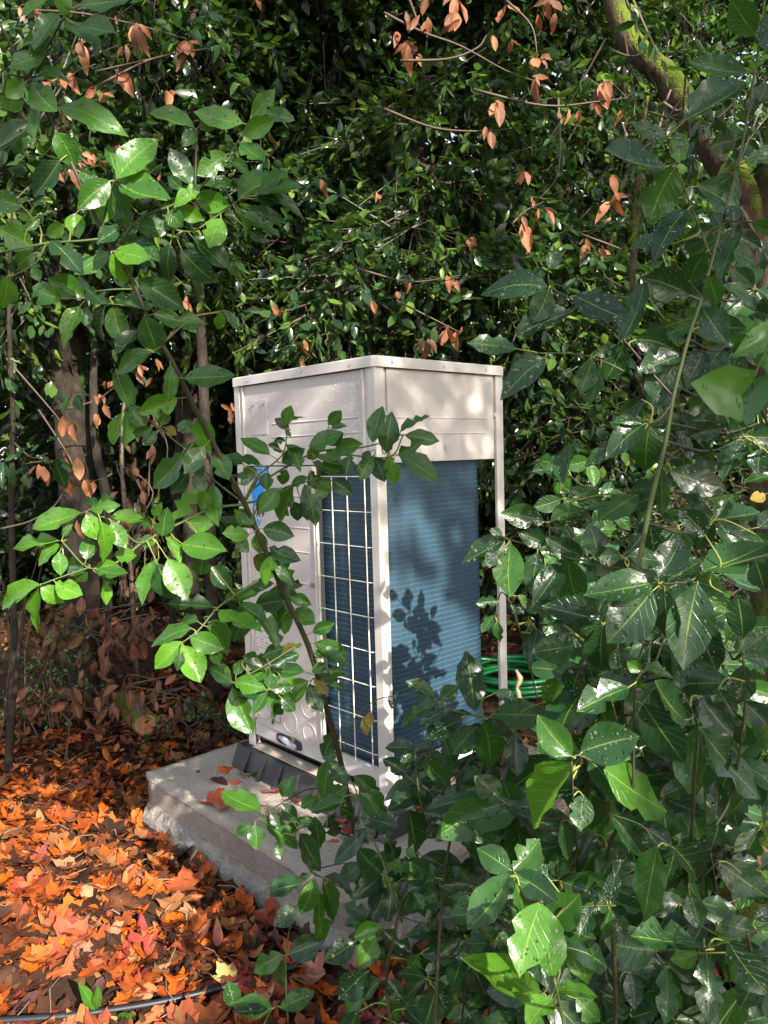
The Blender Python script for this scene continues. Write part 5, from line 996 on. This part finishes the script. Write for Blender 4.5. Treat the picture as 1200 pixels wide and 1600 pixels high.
RGT_LV = '''886 764 943 795 30 m;851 816 781 801 34 m;860 815 920 787 24 m;890 815 935 805 18 m;998 773 933 815 34 m;790 842 718 872 30 m;765 828 785 835 12 m;798 848 797 937 42 m;783 862 755 885 20 d;840 862 829 930 30 m;875 882 834 938 36 d;886 871 905 950 42 m;855 850 808 830 26 d;912 868 858 842 30 d;882 820 895 845 20 d;860 825 888 828 20 d;935 872 920 820 30 d;915 880 980 888 30 m;1023 910 920 915 42 m;1020 922 948 1006 62 d;940 970 855 938 36 d;863 972 828 945 14 d;840 982 823 1032 26 d;909 1008 829 1020 42 m;876 975 905 1005 22 d;778 940 742 943 18 d;774 960 752 990 14 m;776 970 780 1005 15 m;800 945 820 958 16 d;808 930 833 947 12 b;911 1037 882 1096 34 d;942 975 933 1065 46 d;984 1073 900 1116 42 m;965 1010 975 1060 30 d;1005 1040 978 1035 18 b;880 758 892 692 24 m;877 755 860 730 14 m;1028 902 1062 842 50 d;1104 838 1060 795 40 d;1098 892 1199 856 50 m;1062 895 1095 875 28 d;1090 910 1066 1045 62 m;1038 920 1050 1010 36 d;1085 905 1042 920 20 d;1161 998 1150 925 38 d;1180 875 1195 922 36 d;1130 930 1145 925 14 B;1110 940 1140 955 22 b;1090 982 1120 1050 44 d;1035 1070 1145 1067 42 d;1004 1046 1058 1052 20 b;1003 1048 978 1032 20 b;1000 1055 1003 1092 14 b;1072 1127 1008 1065 34 m;1003 1098 1070 1192 52 d;906 1176 1000 1150 66 m;942 1200 1042 1268 58 b;1089 1140 1082 1240 42 m;1096 1141 1177 1248 46 m;1095 1085 1145 1150 40 d;1120 1075 1148 1120 28 d;1164 1038 1150 1098 36 d;1160 1018 1205 985 30 m;1160 1025 1205 1035 24 d;1160 1095 1200 1135 50 d;1165 1130 1155 1172 36 d;1048 1225 1058 1315 34 m;1000 1155 1062 1195 24 d;1118 1278 1120 1217 28 d;1124 1280 1112 1321 24 d;952 1270 1010 1340 36 d;1003 1290 1050 1325 30 d;912 1240 908 1300 36 m;900 1194 832 1297 46 B;893 1182 842 1120 42 b;877 1280 880 1338 24 d;855 1370 822 1330 26 m;850 1568 733 1485 46 B;845 1408 812 1528 55 b;865 1530 843 1408 44 b;886 1440 920 1530 40 b;862 1560 820 1610 40 B;868 1548 938 1540 22 b;900 1558 942 1600 30 b;900 1570 868 1600 36 b;1027 1320 1013 1440 44 m;1050 1322 1130 1416 56 d;1122 1345 1200 1400 44 d;1098 1480 983 1470 38 m;1090 1488 1048 1500 28 B;1137 1470 1195 1545 50 d;1104 1492 1115 1595 38 m;1077 1395 1090 1448 36 m;948 1408 922 1385 18 d;953 1410 955 1365 20 d;962 1396 1000 1394 32 d;930 1417 905 1465 26 d;954 1420 942 1470 18 m;956 1423 975 1475 26 d;880 1417 903 1465 26 m;958 1338 927 1352 22 d;950 1510 965 1548 20 d;1180 1385 1205 1425 22 d;1178 1435 1210 1425 18 d;985 1516 992 1576 26 d;940 1555 985 1588 30 d;985 1590 1026 1575 30 d;1070 1545 1055 1600 26 d;1060 1520 1096 1560 26 d;1038 1515 1012 1528 24 m;1165 1545 1135 1600 40 m;1120 1462 1145 1468 20 b;900 1340 870 1390 26 d;930 1300 905 1345 26 d;985 1330 960 1372 26 d;1020 1260 1000 1310 26 d;1100 1440 1075 1480 26 d;905 1480 890 1520 26 d;920 1210 950 1250 28 d;965 1120 945 1170 30 d;1120 1160 1135 1210 26 d;870 1130 850 1175 30 d;1010 1480 1020 1540 30 d;1045 1440 1030 1490 26 d'''
TALL_BR = [([(930, 1700, 1.75), (950, 1300, 1.6), (968, 1080, 1.35), (985, 948, 1.17), (1000, 870, 1.15), (1018, 780, 1.14), (1040, 690, 1.13), (1052, 620, 1.13), (1075, 530, 1.12), (1095, 470, 1.12), (1118, 385, 1.12), (1138, 310, 1.11), (1152, 262, 1.1), (1170, 170, 1.09), (1186, 70, 1.08), (1195, 0, 1.07)], [.008, .007, .006, .0045, .0035, .0025], 'g'),
 ([(1110, 400, 1.12), (1098, 370, 1.12), (1075, 310, 1.1), (1058, 262, 1.08), (1046, 214, 1.07)], [.003, .0018], 'g'), ([(1052, 620, 1.13), (1020, 585, 1.13), (975, 532, 1.12), (935, 495, 1.11), (892, 468, 1.1), (858, 448, 1.1)], [.0035, .002], 'b'), ([(975, 580, 1.13), (945, 566, 1.13), (900, 553, 1.12), (838, 552, 1.11)], [.0025, .0018], 'g'), ([(858, 448, 1.1), (856, 420, 1.1)], [.002, .0013], 'b'), ([(1050, 630, 1.13), (1030, 655, 1.12), (1012, 662, 1.12)], [.003, .002], 'b'), ([(1130, 345, 1.11), (1176, 347, 1.08)], [.0022, .0015], 'b')]
TALL_LV = '''1180 55 1140 -5 38 m;1166 22 1184 58 18 m;1170 114 1072 106 27 m;1068 190 1167 127 38 d;1043 217 985 196 20 m;1058 206 1062 258 26 b;1040 262 932 251 34 d;1055 260 1015 348 52 m;1150 220 1103 232 35 d;1075 327 1022 372 30 d;1088 290 1185 325 46 m;1165 252 1230 240 22 m;1183 165 1200 120 40 d;1178 150 1168 180 40 d;1050 382 980 390 20 m;1120 360 1068 372 24 d;1100 375 1068 390 30 d;1176 347 1235 360 22 m;1126 384 1182 412 26 m;1140 320 1152 358 16 d;1187 30 1225 80 40 d;856 448 748 434 42 d;858 451 832 505 44 m;895 487 804 526 34 d;895 461 983 508 40 d;975 530 1010 445 38 d;975 534 948 590 36 m;808 545 730 537 26 m;836 553 800 578 34 m;853 559 788 602 36 d;930 555 960 540 24 m;925 561 906 615 30 m;940 570 928 634 22 m;990 530 1055 545 36 d;1068 554 996 586 32 d;1082 463 1000 433 46 d;1103 393 1078 440 38 m;1107 430 1122 477 28 m;1128 446 1190 470 20 m;1096 479 1130 528 46 d;1078 440 1112 478 30 d;1052 537 1063 515 22 d;1043 510 1008 520 20 d;1210 500 1150 518 36 d;1120 535 1155 528 24 m;1128 543 1064 618 60 m;1100 545 1072 600 36 d;1054 568 1015 640 48 d;1180 645 1165 700 46 d;1096 632 1082 718 42 d;1060 665 1080 720 20 d;1008 656 958 660 18 m;1006 662 952 702 34 d;1014 665 1008 740 42 m;1006 622 963 650 26 d;1110 658 1140 688 30 d;965 700 910 722 20 m;858 420 872 385 26 m;1046 736 1132 766 42 d;1034 728 1036 807 26 d;1040 795 1052 786 16 m;1013 806 1023 866 38 d;1124 812 1188 800 26 d;1116 804 1146 772 24 m;1210 742 1164 746 14 m;1185 826 1215 795 40 d;1178 832 1210 870 26 d;1165 690 1140 720 24 d;1190 700 1185 745 30 d;1160 360 1110 430 20 d'''
q = NT('water'); M_WATER = q.done(q.bsdf((0.9, 0.95, 0.93), 0.02, spec=0.8, Transmission_Weight=0.9, IOR=1.33))
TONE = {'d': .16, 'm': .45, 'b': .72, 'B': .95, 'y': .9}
def laurel(label, branches, leaves, fill=(), shift=0.0, nmax=300, seed=5, thin=1.0, drops=0, lift=0.0):
    r = np.random.default_rng(seed)
    b0 = branches[0][0][0]; base = at(*b0)
    # carry the main stem down to the ground below its first point
    gz = float(gh(base[0], base[1])); foot = np.array([base[0] + .02, base[1] + .02, gz - .02])
    root = empty('laurel', foot); tag(root, label, 'laurel'); rel = np.array(root.location)
    nodes = []
    for bi, (pts, rad, kind) in enumerate(branches):
        W3 = [tuple(at(*p)) for p in pts]
        if W3[0][2] > gz + .03 and pts[0][1] > 1580:
            W3 = [(W3[0][0] + .01, W3[0][1] + .02, gz - .02)] + W3
        sp_ = spline(W3, 5); part('stem' if bi == 0 else 'branch', MB().tube(sp_, [x * thin for x in rad], 8, True, .05), {'g': M_STEMG, 'b': M_STEMB, 'd': M_BARKD}[kind], root, True)
        nodes.append(sp_)
    ND = np.vstack(nodes); nu_, nv_, nz_ = project(ND); extra = []
    for (cx, cy_, bk, g) in fill:
        k = int(np.argmin((nu_ - cx) ** 2 + (nv_ - cy_ - 25) ** 2)); C = at(cx, cy_, nz_[k] + bk); Q = ND[k]
        tw = spline([Q, (Q + C) / 2 + np.array([0, 0, -.02]), C], 4); part('branch', MB().tube(tw, [.0028, .0015], 5), M_STEMB, root, True)
        nodes.append(tw[-3:]); extra += g
    ND = np.vstack(nodes); nu_, nv_, nz_ = project(ND)
    stalks = MB(); data = []
    for s in leaves.split(';'):
        t = s.split(); bx, by, tx, ty, wd = map(float, t[:5]); data.append((bx, by, tx, ty, wd, t[5], 0.0))
    data += extra
    SP = []
    for (bx, by, tx, ty, wd, tone, back) in data:
        dpx = (nu_ - bx) ** 2 + (nv_ - by) ** 2; k = np.argsort(dpx)[:8]; wt = 1 / (dpx[k] + 60); d = float((nz_[k] * wt).sum() / wt.sum())
        d0 = d + r.normal(0, .012) * d + back; apparent = math.hypot(tx - bx, ty - by) * d0 / FPX
        sl = r.normal(0, .35); d1 = d0 + apparent * sl
        P0 = at(bx, by, d0); P1 = at(tx, ty, d1); Xv = P1 - P0; L = float(np.linalg.norm(Xv)); Xn = Xv / L
        view = (CAM - P0); view /= np.linalg.norm(view)
        n0 = view - Xn * (view @ Xn); n0 /= np.linalg.norm(n0); s0 = np.cross(n0, Xn)
        Wa = wd * d0 / FPX; ratio = Wa / L
        c_ = min(1.0, max(.28, ratio / .46)); roll = math.acos(c_) * .9
        cand = [n0 * math.cos(q_) + s0 * math.sin(q_) for q_ in (roll, -roll)]
        N = max(cand, key=lambda q_: q_[2] + .25 * r.normal())
        W = min(Wa / max(math.cos(roll), .3), L * .60) * 1.17
        a, b, c = frames(Xn[None], N[None])
        if tone == 'y': me = YM[int(r.integers(0, 3))]
        else: me = LM[int(r.integers(0, len(LM)))]
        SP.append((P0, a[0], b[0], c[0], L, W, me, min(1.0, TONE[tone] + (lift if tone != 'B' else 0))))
        j = int(np.argmin(np.sum((ND - P0) ** 2, 1))); Q = ND[j]; dist = np.linalg.norm(Q - P0)
        if dist > .002:
            mid = (P0 + Q) / 2 - a[0] * min(.02, dist * .25); stalks.tube(spline([Q, mid, P0 + a[0] * .004], 3) if dist < .3 else [Q, P0], [.0016 if dist < .03 else .0022, .0010], 5, False)
    if drops:
        dv, df, hx = [], [], np.linspace(0, 2 * math.pi, 7)[:-1]
        for (P0, a, b, c, L, W, me, tone) in SP[:drops]:
            if me not in LM or r.random() < .35 or c[2] < -.1: continue
            tv = LT[LM.index(me)][0].reshape(-1, 5, 3)
            for _ in range(int(r.integers(6, 26))):
                fu, fv = r.uniform(.8, 7.2), r.uniform(.25, 3.75); iu, iv = int(fu), int(fv); pu, pv = fu - iu, fv - iv
                t_ = (tv[iu, iv] * (1 - pu) * (1 - pv) + tv[iu + 1, iv] * pu * (1 - pv) + tv[iu, iv + 1] * (1 - pu) * pv + tv[iu + 1, iv + 1] * pu * pv)
                Q = P0 + a * L * t_[0] + b * W * t_[1] + c * L * t_[2]; rr = abs(r.normal(0, .0011)) + .0008; n0 = len(dv)
                dv += [Q + c * rr * .8] + [Q + c * rr * .5 + rr * .72 * (math.cos(h) * a + math.sin(h) * b) for h in hx] + [Q + rr * (math.cos(h) * a + math.sin(h) * b) for h in hx]
                df += [(n0, n0 + 1 + i, n0 + 1 + (i + 1) % 6) for i in range(6)] + [(n0 + 1 + i, n0 + 7 + i, n0 + 7 + (i + 1) % 6, n0 + 1 + (i + 1) % 6) for i in range(6)]
        part('rain_drops', MB().add(dv, df), M_WATER, root, True, kind='stuff')
    for (P0, a, b, c, L, W, me, tone) in SP[:nmax]:
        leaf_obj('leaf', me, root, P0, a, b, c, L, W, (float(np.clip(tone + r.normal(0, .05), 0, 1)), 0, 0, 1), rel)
    part('leaf_stalks', stalks, M_STALK, root, True, kind='stuff')
    return root
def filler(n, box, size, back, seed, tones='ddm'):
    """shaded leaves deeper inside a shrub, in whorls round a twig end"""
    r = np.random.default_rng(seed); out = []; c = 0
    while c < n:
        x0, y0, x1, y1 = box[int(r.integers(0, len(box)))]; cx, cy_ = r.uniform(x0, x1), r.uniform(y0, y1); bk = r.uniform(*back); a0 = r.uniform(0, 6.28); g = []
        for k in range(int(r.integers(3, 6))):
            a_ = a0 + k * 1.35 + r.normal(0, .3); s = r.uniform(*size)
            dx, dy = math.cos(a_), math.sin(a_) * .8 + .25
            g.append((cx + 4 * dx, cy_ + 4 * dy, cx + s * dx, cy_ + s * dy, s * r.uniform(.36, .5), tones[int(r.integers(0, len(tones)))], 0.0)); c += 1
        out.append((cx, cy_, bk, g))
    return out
laurel('tall leaning young laurel with bright leaves reaching across the left side of the unit', SAP_BR, SAP_LV, seed=5, thin=.85, lift=.15, drops=130, fill=filler(17, [(390, 940, 530, 1100), (390, 860, 470, 1100)], (42, 64), (.03, .10), 60, 'dmm'))  # lift paints the brighter light here into the young leaves' own green
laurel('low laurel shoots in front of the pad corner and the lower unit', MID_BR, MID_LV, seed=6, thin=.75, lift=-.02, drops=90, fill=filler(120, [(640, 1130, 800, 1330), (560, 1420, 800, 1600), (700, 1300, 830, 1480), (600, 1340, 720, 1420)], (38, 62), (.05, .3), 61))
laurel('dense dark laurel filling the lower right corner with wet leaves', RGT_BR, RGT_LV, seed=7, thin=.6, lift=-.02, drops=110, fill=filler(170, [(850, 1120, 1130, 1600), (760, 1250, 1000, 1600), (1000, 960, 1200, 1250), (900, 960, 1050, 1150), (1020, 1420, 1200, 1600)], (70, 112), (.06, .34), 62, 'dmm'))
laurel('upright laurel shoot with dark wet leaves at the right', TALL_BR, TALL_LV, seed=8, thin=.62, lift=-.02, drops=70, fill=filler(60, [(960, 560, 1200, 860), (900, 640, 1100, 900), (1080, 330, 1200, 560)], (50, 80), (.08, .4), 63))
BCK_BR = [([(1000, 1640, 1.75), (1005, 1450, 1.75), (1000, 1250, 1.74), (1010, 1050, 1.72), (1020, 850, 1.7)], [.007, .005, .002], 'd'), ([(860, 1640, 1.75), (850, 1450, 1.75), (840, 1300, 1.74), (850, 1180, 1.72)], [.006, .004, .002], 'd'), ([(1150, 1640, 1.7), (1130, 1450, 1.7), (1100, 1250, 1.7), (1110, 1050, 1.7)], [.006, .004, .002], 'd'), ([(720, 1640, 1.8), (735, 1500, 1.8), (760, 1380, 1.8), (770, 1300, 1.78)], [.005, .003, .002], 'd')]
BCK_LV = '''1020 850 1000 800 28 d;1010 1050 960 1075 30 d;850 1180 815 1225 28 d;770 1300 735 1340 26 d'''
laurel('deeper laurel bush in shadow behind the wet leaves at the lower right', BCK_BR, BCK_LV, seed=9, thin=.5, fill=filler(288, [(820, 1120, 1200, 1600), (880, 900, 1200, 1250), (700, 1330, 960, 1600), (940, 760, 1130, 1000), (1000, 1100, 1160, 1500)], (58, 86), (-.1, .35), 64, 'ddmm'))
laurel('slim laurel sapling added so that its leaves shade the lower coil', [([(960, 1660, 2.3), (955, 1400, 2.3), (945, 1150, 2.25), (940, 1000, 2.2), (935, 880, 2.2), (930, 760, 2.2)], [.008, .005, .002], 'd'), ([(940, 1000, 2.2), (900, 920, 2.15), (885, 860, 2.1)], [.003, .0015], 'd'), ([(937, 920, 2.2), (985, 850, 2.2), (1010, 800, 2.2)], [.003, .0015], 'd')], '930 760 920 720 18 m', seed=12, fill=filler(115, [(870, 720, 1020, 1010), (840, 860, 960, 1000)], (36, 58), (-.08, .12), 66, 'dmm'))  # extra sapling, added to cast crisp leaf shadows on the coil
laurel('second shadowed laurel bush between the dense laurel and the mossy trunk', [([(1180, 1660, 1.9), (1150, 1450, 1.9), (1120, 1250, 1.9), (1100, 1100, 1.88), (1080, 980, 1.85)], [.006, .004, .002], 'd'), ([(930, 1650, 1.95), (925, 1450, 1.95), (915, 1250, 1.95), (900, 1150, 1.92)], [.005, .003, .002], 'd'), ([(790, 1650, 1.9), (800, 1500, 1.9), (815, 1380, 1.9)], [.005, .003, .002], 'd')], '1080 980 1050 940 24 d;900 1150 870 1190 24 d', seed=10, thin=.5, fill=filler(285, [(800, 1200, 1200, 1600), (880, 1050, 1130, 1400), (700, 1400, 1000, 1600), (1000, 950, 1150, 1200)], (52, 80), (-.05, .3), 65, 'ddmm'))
# ivy on the mossy trunk side
def ivy_mesh(seed):
    pts = [(0, 0), (-.12, .24), (-.04, .46), (.26, .42), (.50, .44), (.74, .27), (1.0, 0), (.74, -.27), (.50, -.44), (.26, -.42), (-.04, -.46), (-.12, -.24)]
    r = np.random.default_rng(seed); v = [(.34, 0, 0)] + [(x, y, .45 * abs(y) ** 1.4 - .30 * x * x + r.normal(0, .008)) for x, y in pts]
    f = [(0, 1 + i, 1 + (i + 1) % 12) for i in range(12)]; v = np.array(v); return np_mesh('ivy_leaf', v, np.array(f)[:, ::-1], np.stack([v[:, 0], v[:, 1] + .5], 1), M_IVY)
root = empty('ivy', at(1215, 690, 1.35)); tag(root, 'ivy spray with broad bright green leaves in front of the mossy trunk', 'ivy'); rel = np.array(root.location)
wood('stem', [(1215, 700, 1.35), (1190, 640, 1.2), (1176, 600, 1.15), (1205, 530, 1.15)], [.003, .002, .0015], M_STEMG, root, 6)
for k, (bx, by, tx, ty, wpx, tone) in enumerate([(1158, 618, 1100, 600, 90, .85), (1172, 597, 1168, 650, 66, .3), (1212, 520, 1162, 545, 52, 1.0), (1195, 575, 1230, 540, 50, .6), (1176, 545, 1140, 528, 36, .3)]):
    P0 = at(bx, by, 1.14 + .02 * k); P1 = at(tx, ty, 1.12 + .02 * k); Xv = P1 - P0; L = np.linalg.norm(Xv) * 1.1; a, b, c = frames(Xv[None], (CAM - P0 + UPV * .2)[None])
    leaf_obj('leaf', ivy_mesh(k), root, P0, a[0], b[0], c[0], L, wpx * 1.14 / FPX, (tone, 0, 0, 1), rel)
# single sprigs: yellow leaf at the trunk, dying pair on a thin runner, pale dead stick
root = empty('dead_stick', at(783, 1246, 1.75)); tag(root, 'pale knobbly dead stick standing among the laurel leaves below the right post', 'stick')
part('shaft', MB().tube(spline([tuple(at(x, y, d)) for x, y, d in [(790, 1420, 1.95), (784, 1250, 1.75), (780, 1205, 1.74), (788, 1165, 1.73), (797, 1136, 1.72)]], 6), [.007, .0062, .0055, .006, .0045], 8, True, .16), M_PALE, root, True)
root = empty('bare_twig', at(808, 1094, 1.9)); tag(root, 'short knobbly pale twig poking up in front of the green hose', 'stick')
part('shaft', MB().tube(spline([tuple(at(x, y, d)) for x, y, d in [(806, 1120, 1.9), (811, 1090, 1.9), (808, 1075, 1.9), (812, 1060, 1.9), (806, 1046, 1.9)]], 5), [.006, .007, .005, .007, .004], 7, True, .25), M_PALE, root, True)
root = empty('briar_runner', at(548, 1185, 2.3)); tag(root, 'thin arching runner with two yellowing leaves before the wire guard', 'runner'); rel = np.array(root.location)
wood('stem', [(537, 1175, 2.3), (545, 1140, 2.32), (560, 1115, 2.33), (590, 1093, 2.34), (625, 1087, 2.3), (655, 1085, 2.2)], [.0022, .002, .0018, .0012], M_STEMG, root, 6)
for bx, by, tx, ty, wd in [(570, 1118, 574, 1150, 15), (578, 1112, 578, 1138, 15), (612, 1095, 610, 1108, 18)]:
    P0 = at(bx, by, 2.33); P1 = at(tx, ty, 2.31); Xv = P1 - P0; L = np.linalg.norm(Xv); a, b, c = frames(Xv[None], (CAM - P0 + rng.normal(0, .5, 3))[None]); leaf_obj('leaf', YM[0] if wd == 15 else LM[4], root, P0, a[0], b[0], c[0], L, wd * 2.33 / FPX, (.2, 0, 0, 1), rel)
P0 = at(1196, 772, 1.9); P1 = at(1166, 784, 1.88); Xv = P1 - P0; L = float(np.linalg.norm(Xv)); a, b, c = frames(Xv[None], (CAM - P0 + UPV * .3)[None])
root = empty('yellow_sprig', P0); tag(root, 'single yellow dying leaf on a twig at the right edge', 'leaf'); rel = np.array(root.location)
leaf_obj('leaf', YM[1], root, P0, a[0], b[0], c[0], L * .9, L * .5, (.9, 0, 0, 1), rel)
part('twig', MB().tube([tuple(at(1230, 760, 2.2)), tuple(P0)], .0015, 5), M_TWIG, root)
root = empty('litter_seedling', onz(145, 1590, GZ)); tag(root, 'tiny laurel seedling growing through the litter at the bottom left', 'seedling'); rel = np.array(root.location)
wood('stem', [(146, 1592, 2.32), (145, 1570, 2.28), (148, 1562, 2.26)], [.0018, .0012], M_STEMG, root, 6)
for bx, by, tx, ty, wd in [(148, 1578, 126, 1542, 17), (150, 1576, 152, 1548, 14), (180, 1592, 204, 1586, 14)]:
    P0 = at(bx, by, 2.27); P1 = at(tx, ty, 2.22); Xv = P1 - P0; L = float(np.linalg.norm(Xv)); a, b, c = frames(Xv[None], (CAM - P0)[None]); leaf_obj('leaf', LM[3], root, P0, a[0], b[0], c[0], L, wd * 2.3 / FPX, (.6, 0, 0, 1), rel)


# ------------------------------------------------------------------ unseen trees added behind the camera so that their crowns shade the place
SUNP = [  # (point, radius): spots to light, leaves on their sun rays cut from the crowns
    (onz(40, 1420, GZ), .55), (onz(120, 1320, GZ), .20), (onz(20, 1540, GZ), .35), (np.array([0, .22, 1.56]), .045), (np.array([0, .36, 1.45]), .05), (np.array([0, .55, 1.56]), .035), (np.array([0, .12, 1.40]), .05), (np.array([0, .60, 1.38]), .035), (np.array([0, .45, 1.60]), .03), (np.array([0, .20, 1.10]), .08), (np.array([0, .33, .98]), .07), (np.array([0, .22, .62]), .17), (np.array([0, .40, .42]), .15), (np.array([0, .10, .42]), .14), (np.array([0, .12, .85]), .09), (np.array([0, .32, .80]), .07), (np.array([0, .48, .62]), .05), (np.array([0, .36, .22]), .10), (np.array([0, .02, .10]), .16), (np.array([0, .3, .1]), .2),
    (at(110, 870, 1.65), .13), (at(260, 850, 1.72), .10), (at(450, 1080, 2.0), .12), (at(200, 260, 1.5), .10), (at(130, 400, 1.55), .08), (at(330, 300, 1.52), .07), (at(300, 1010, 1.82), .06), (at(800, 1480, 1.08), .10), (at(880, 1240, 1.15), .06), (at(960, 1230, 1.15), .06), (at(590, 1470, 1.9), .07), (at(720, 1400, 1.3), .06), (at(1030, 1120, 1.12), .06), (at(1080, 920, 1.1), .05), (at(830, 890, 1.3), .06), (at(1050, 1380, 1.15), .05), (at(1000, 570, 1.12), .05), (at(960, 1480, 1.2), .05), (at(700, 1250, 1.6), .05), (at(1110, 1490, 1.15), .05), (at(1190, 430, 2.8), .14), (at(1120, 140, 2.95), .12),
    (onz(440, 1240, -.1), .12), (np.array([-.25, 0, 1.60]), .04), (np.array([-.45, 0, 1.50]), .04), (np.array([-.68, 0, 1.40]), .03), (np.array([-.5, 0, .22]), .05), (np.array([-.2, 0, .95]), .06), (np.array([-.2, 0, .60]), .06), (np.array([-.2, 0, .38]), .05), (np.array([-.15, 0, 1.15]), .05), (onz(830, 1050, GZ), .18), (at(480, 480, 5.3), .5), (at(1120, 800, 5.2), .5), (at(720, 430, 5.2), .35), (at(860, 560, 5.6), .3), (at(1000, 300, 6.5), .6), (at(620, 300, 5.5), .25), (at(400, 330, 5.8), .3), (at(560, 150, 6.2), .25), (at(860, 250, 5.9), .3), (at(250, 180, 6), .2), (at(1080, 130, 6.6), .4), (at(800, 650, 5.6), .15)]
def sunkeep(P):
    k = np.ones(len(P), bool)
    for c, r in SUNP:
        d = P - np.asarray(c); t = d @ SUND; q = np.linalg.norm(d - t[:, None] * SUND, axis=1); k &= ~((q < r) & (t > 0))
    return k
for lab, (bx, by), blobs in [
    ('unseen tall evergreen tree added for shade behind and right of the camera', (6.4, -3.4), [(6.0, -3.0, 3.0, 1.5, 1.5, 1.3), (6.2, -3.6, 5.0, 1.7, 1.7, 1.4), (5.6, -2.2, 4.2, 1.3, 1.3, 1.2), (6.0, -1.5, 4.2, .7, .8, 1.1)]),
    ('unseen spreading evergreen tree added for shade right of the camera', (7.2, -.6), [(6.6, -1.2, 3.2, 1.4, 1.4, 1.2), (6.9, -.2, 4.6, 1.7, 1.6, 1.4), (6.2, -1.6, 5.2, 1.5, 1.5, 1.2), (6.0, .3, 3.2, 1.3, 1.3, 1.1)]),
    ('unseen evergreen tree beside the mossy one, added for shade outside the view', (6.2, 2.6), [(5.8, 2.2, 3.2, 1.5, 1.4, 1.3), (6.0, 1.6, 5.0, 1.7, 1.6, 1.4), (5.4, 3.4, 4.6, 1.5, 1.5, 1.3), (5.0, 2.6, 6.2, 1.6, 1.6, 1.2)])]:
    root = empty('added_shade_tree', (bx, by, float(gh(bx, by)))); tag(root, lab, 'tree', 'unseen evergreen trees added for shade around the camera')
    part('trunk', MB().tube(spline([(bx, by, GZ - .1), (bx + .05, by, 1.5), (bx - .1, by + .05, 3.5), (bx, by, 5.5)], 5), [.16, .13, .09, .04], 12, True, .05), M_BARK, root, True)
    foliage(root, blobs, 2300 if by < -3 else 1900 if by < 0 else 1100, .12, 0, M_BG, M_TWIG, per=10, keepf=sunkeep, spr_len=(.3, .6), temps=FT)
root = bpy.data.objects['mossy_tree']
foliage(root, [(1.6, .9, 5.7, 1.9, 1.7, 1.0), (2.9, 2.0, 6.2, 1.7, 1.7, 1.1), (.3, 2.2, 6.0, 1.8, 1.7, 1.1), (-.6, .9, 6.4, 1.5, 1.4, .9), (2.6, .2, 6.6, 1.3, 1.3, .9)], 950, .14, 0, M_BG, M_TWIG, per=9, ratio=.5, name='foliage', keepf=sunkeep, spr_len=(.35, .7), temps=FT)  # crown out of view, added to shade the trees behind, cut open for sun
for c in ((1.5, .9, 5.5), (.4, 2.0, 5.8), (2.8, 1.8, 6.0)):
    p0 = at(1310, -200, 2.9); part('limb', MB().tube(spline([p0, (p0 + np.array(c)) / 2 + np.array([0, 0, .3]), np.array(c)], 5), [.075, .05, .02], 10, True, .05), M_BARKTAN, root, True)
foliage(root, [(*at(1000, 60, 2.85), .22, .22, .16), (*at(1110, 200, 2.7), .2, .2, .18), (*at(1185, 420, 2.55), .12, .15, .2), (*at(1050, 200, 2.9), .16, .16, .14)], 34, .075, 60, M_BG, M_TWIG, per=8, name='low_sprays', spr_len=(.15, .28))
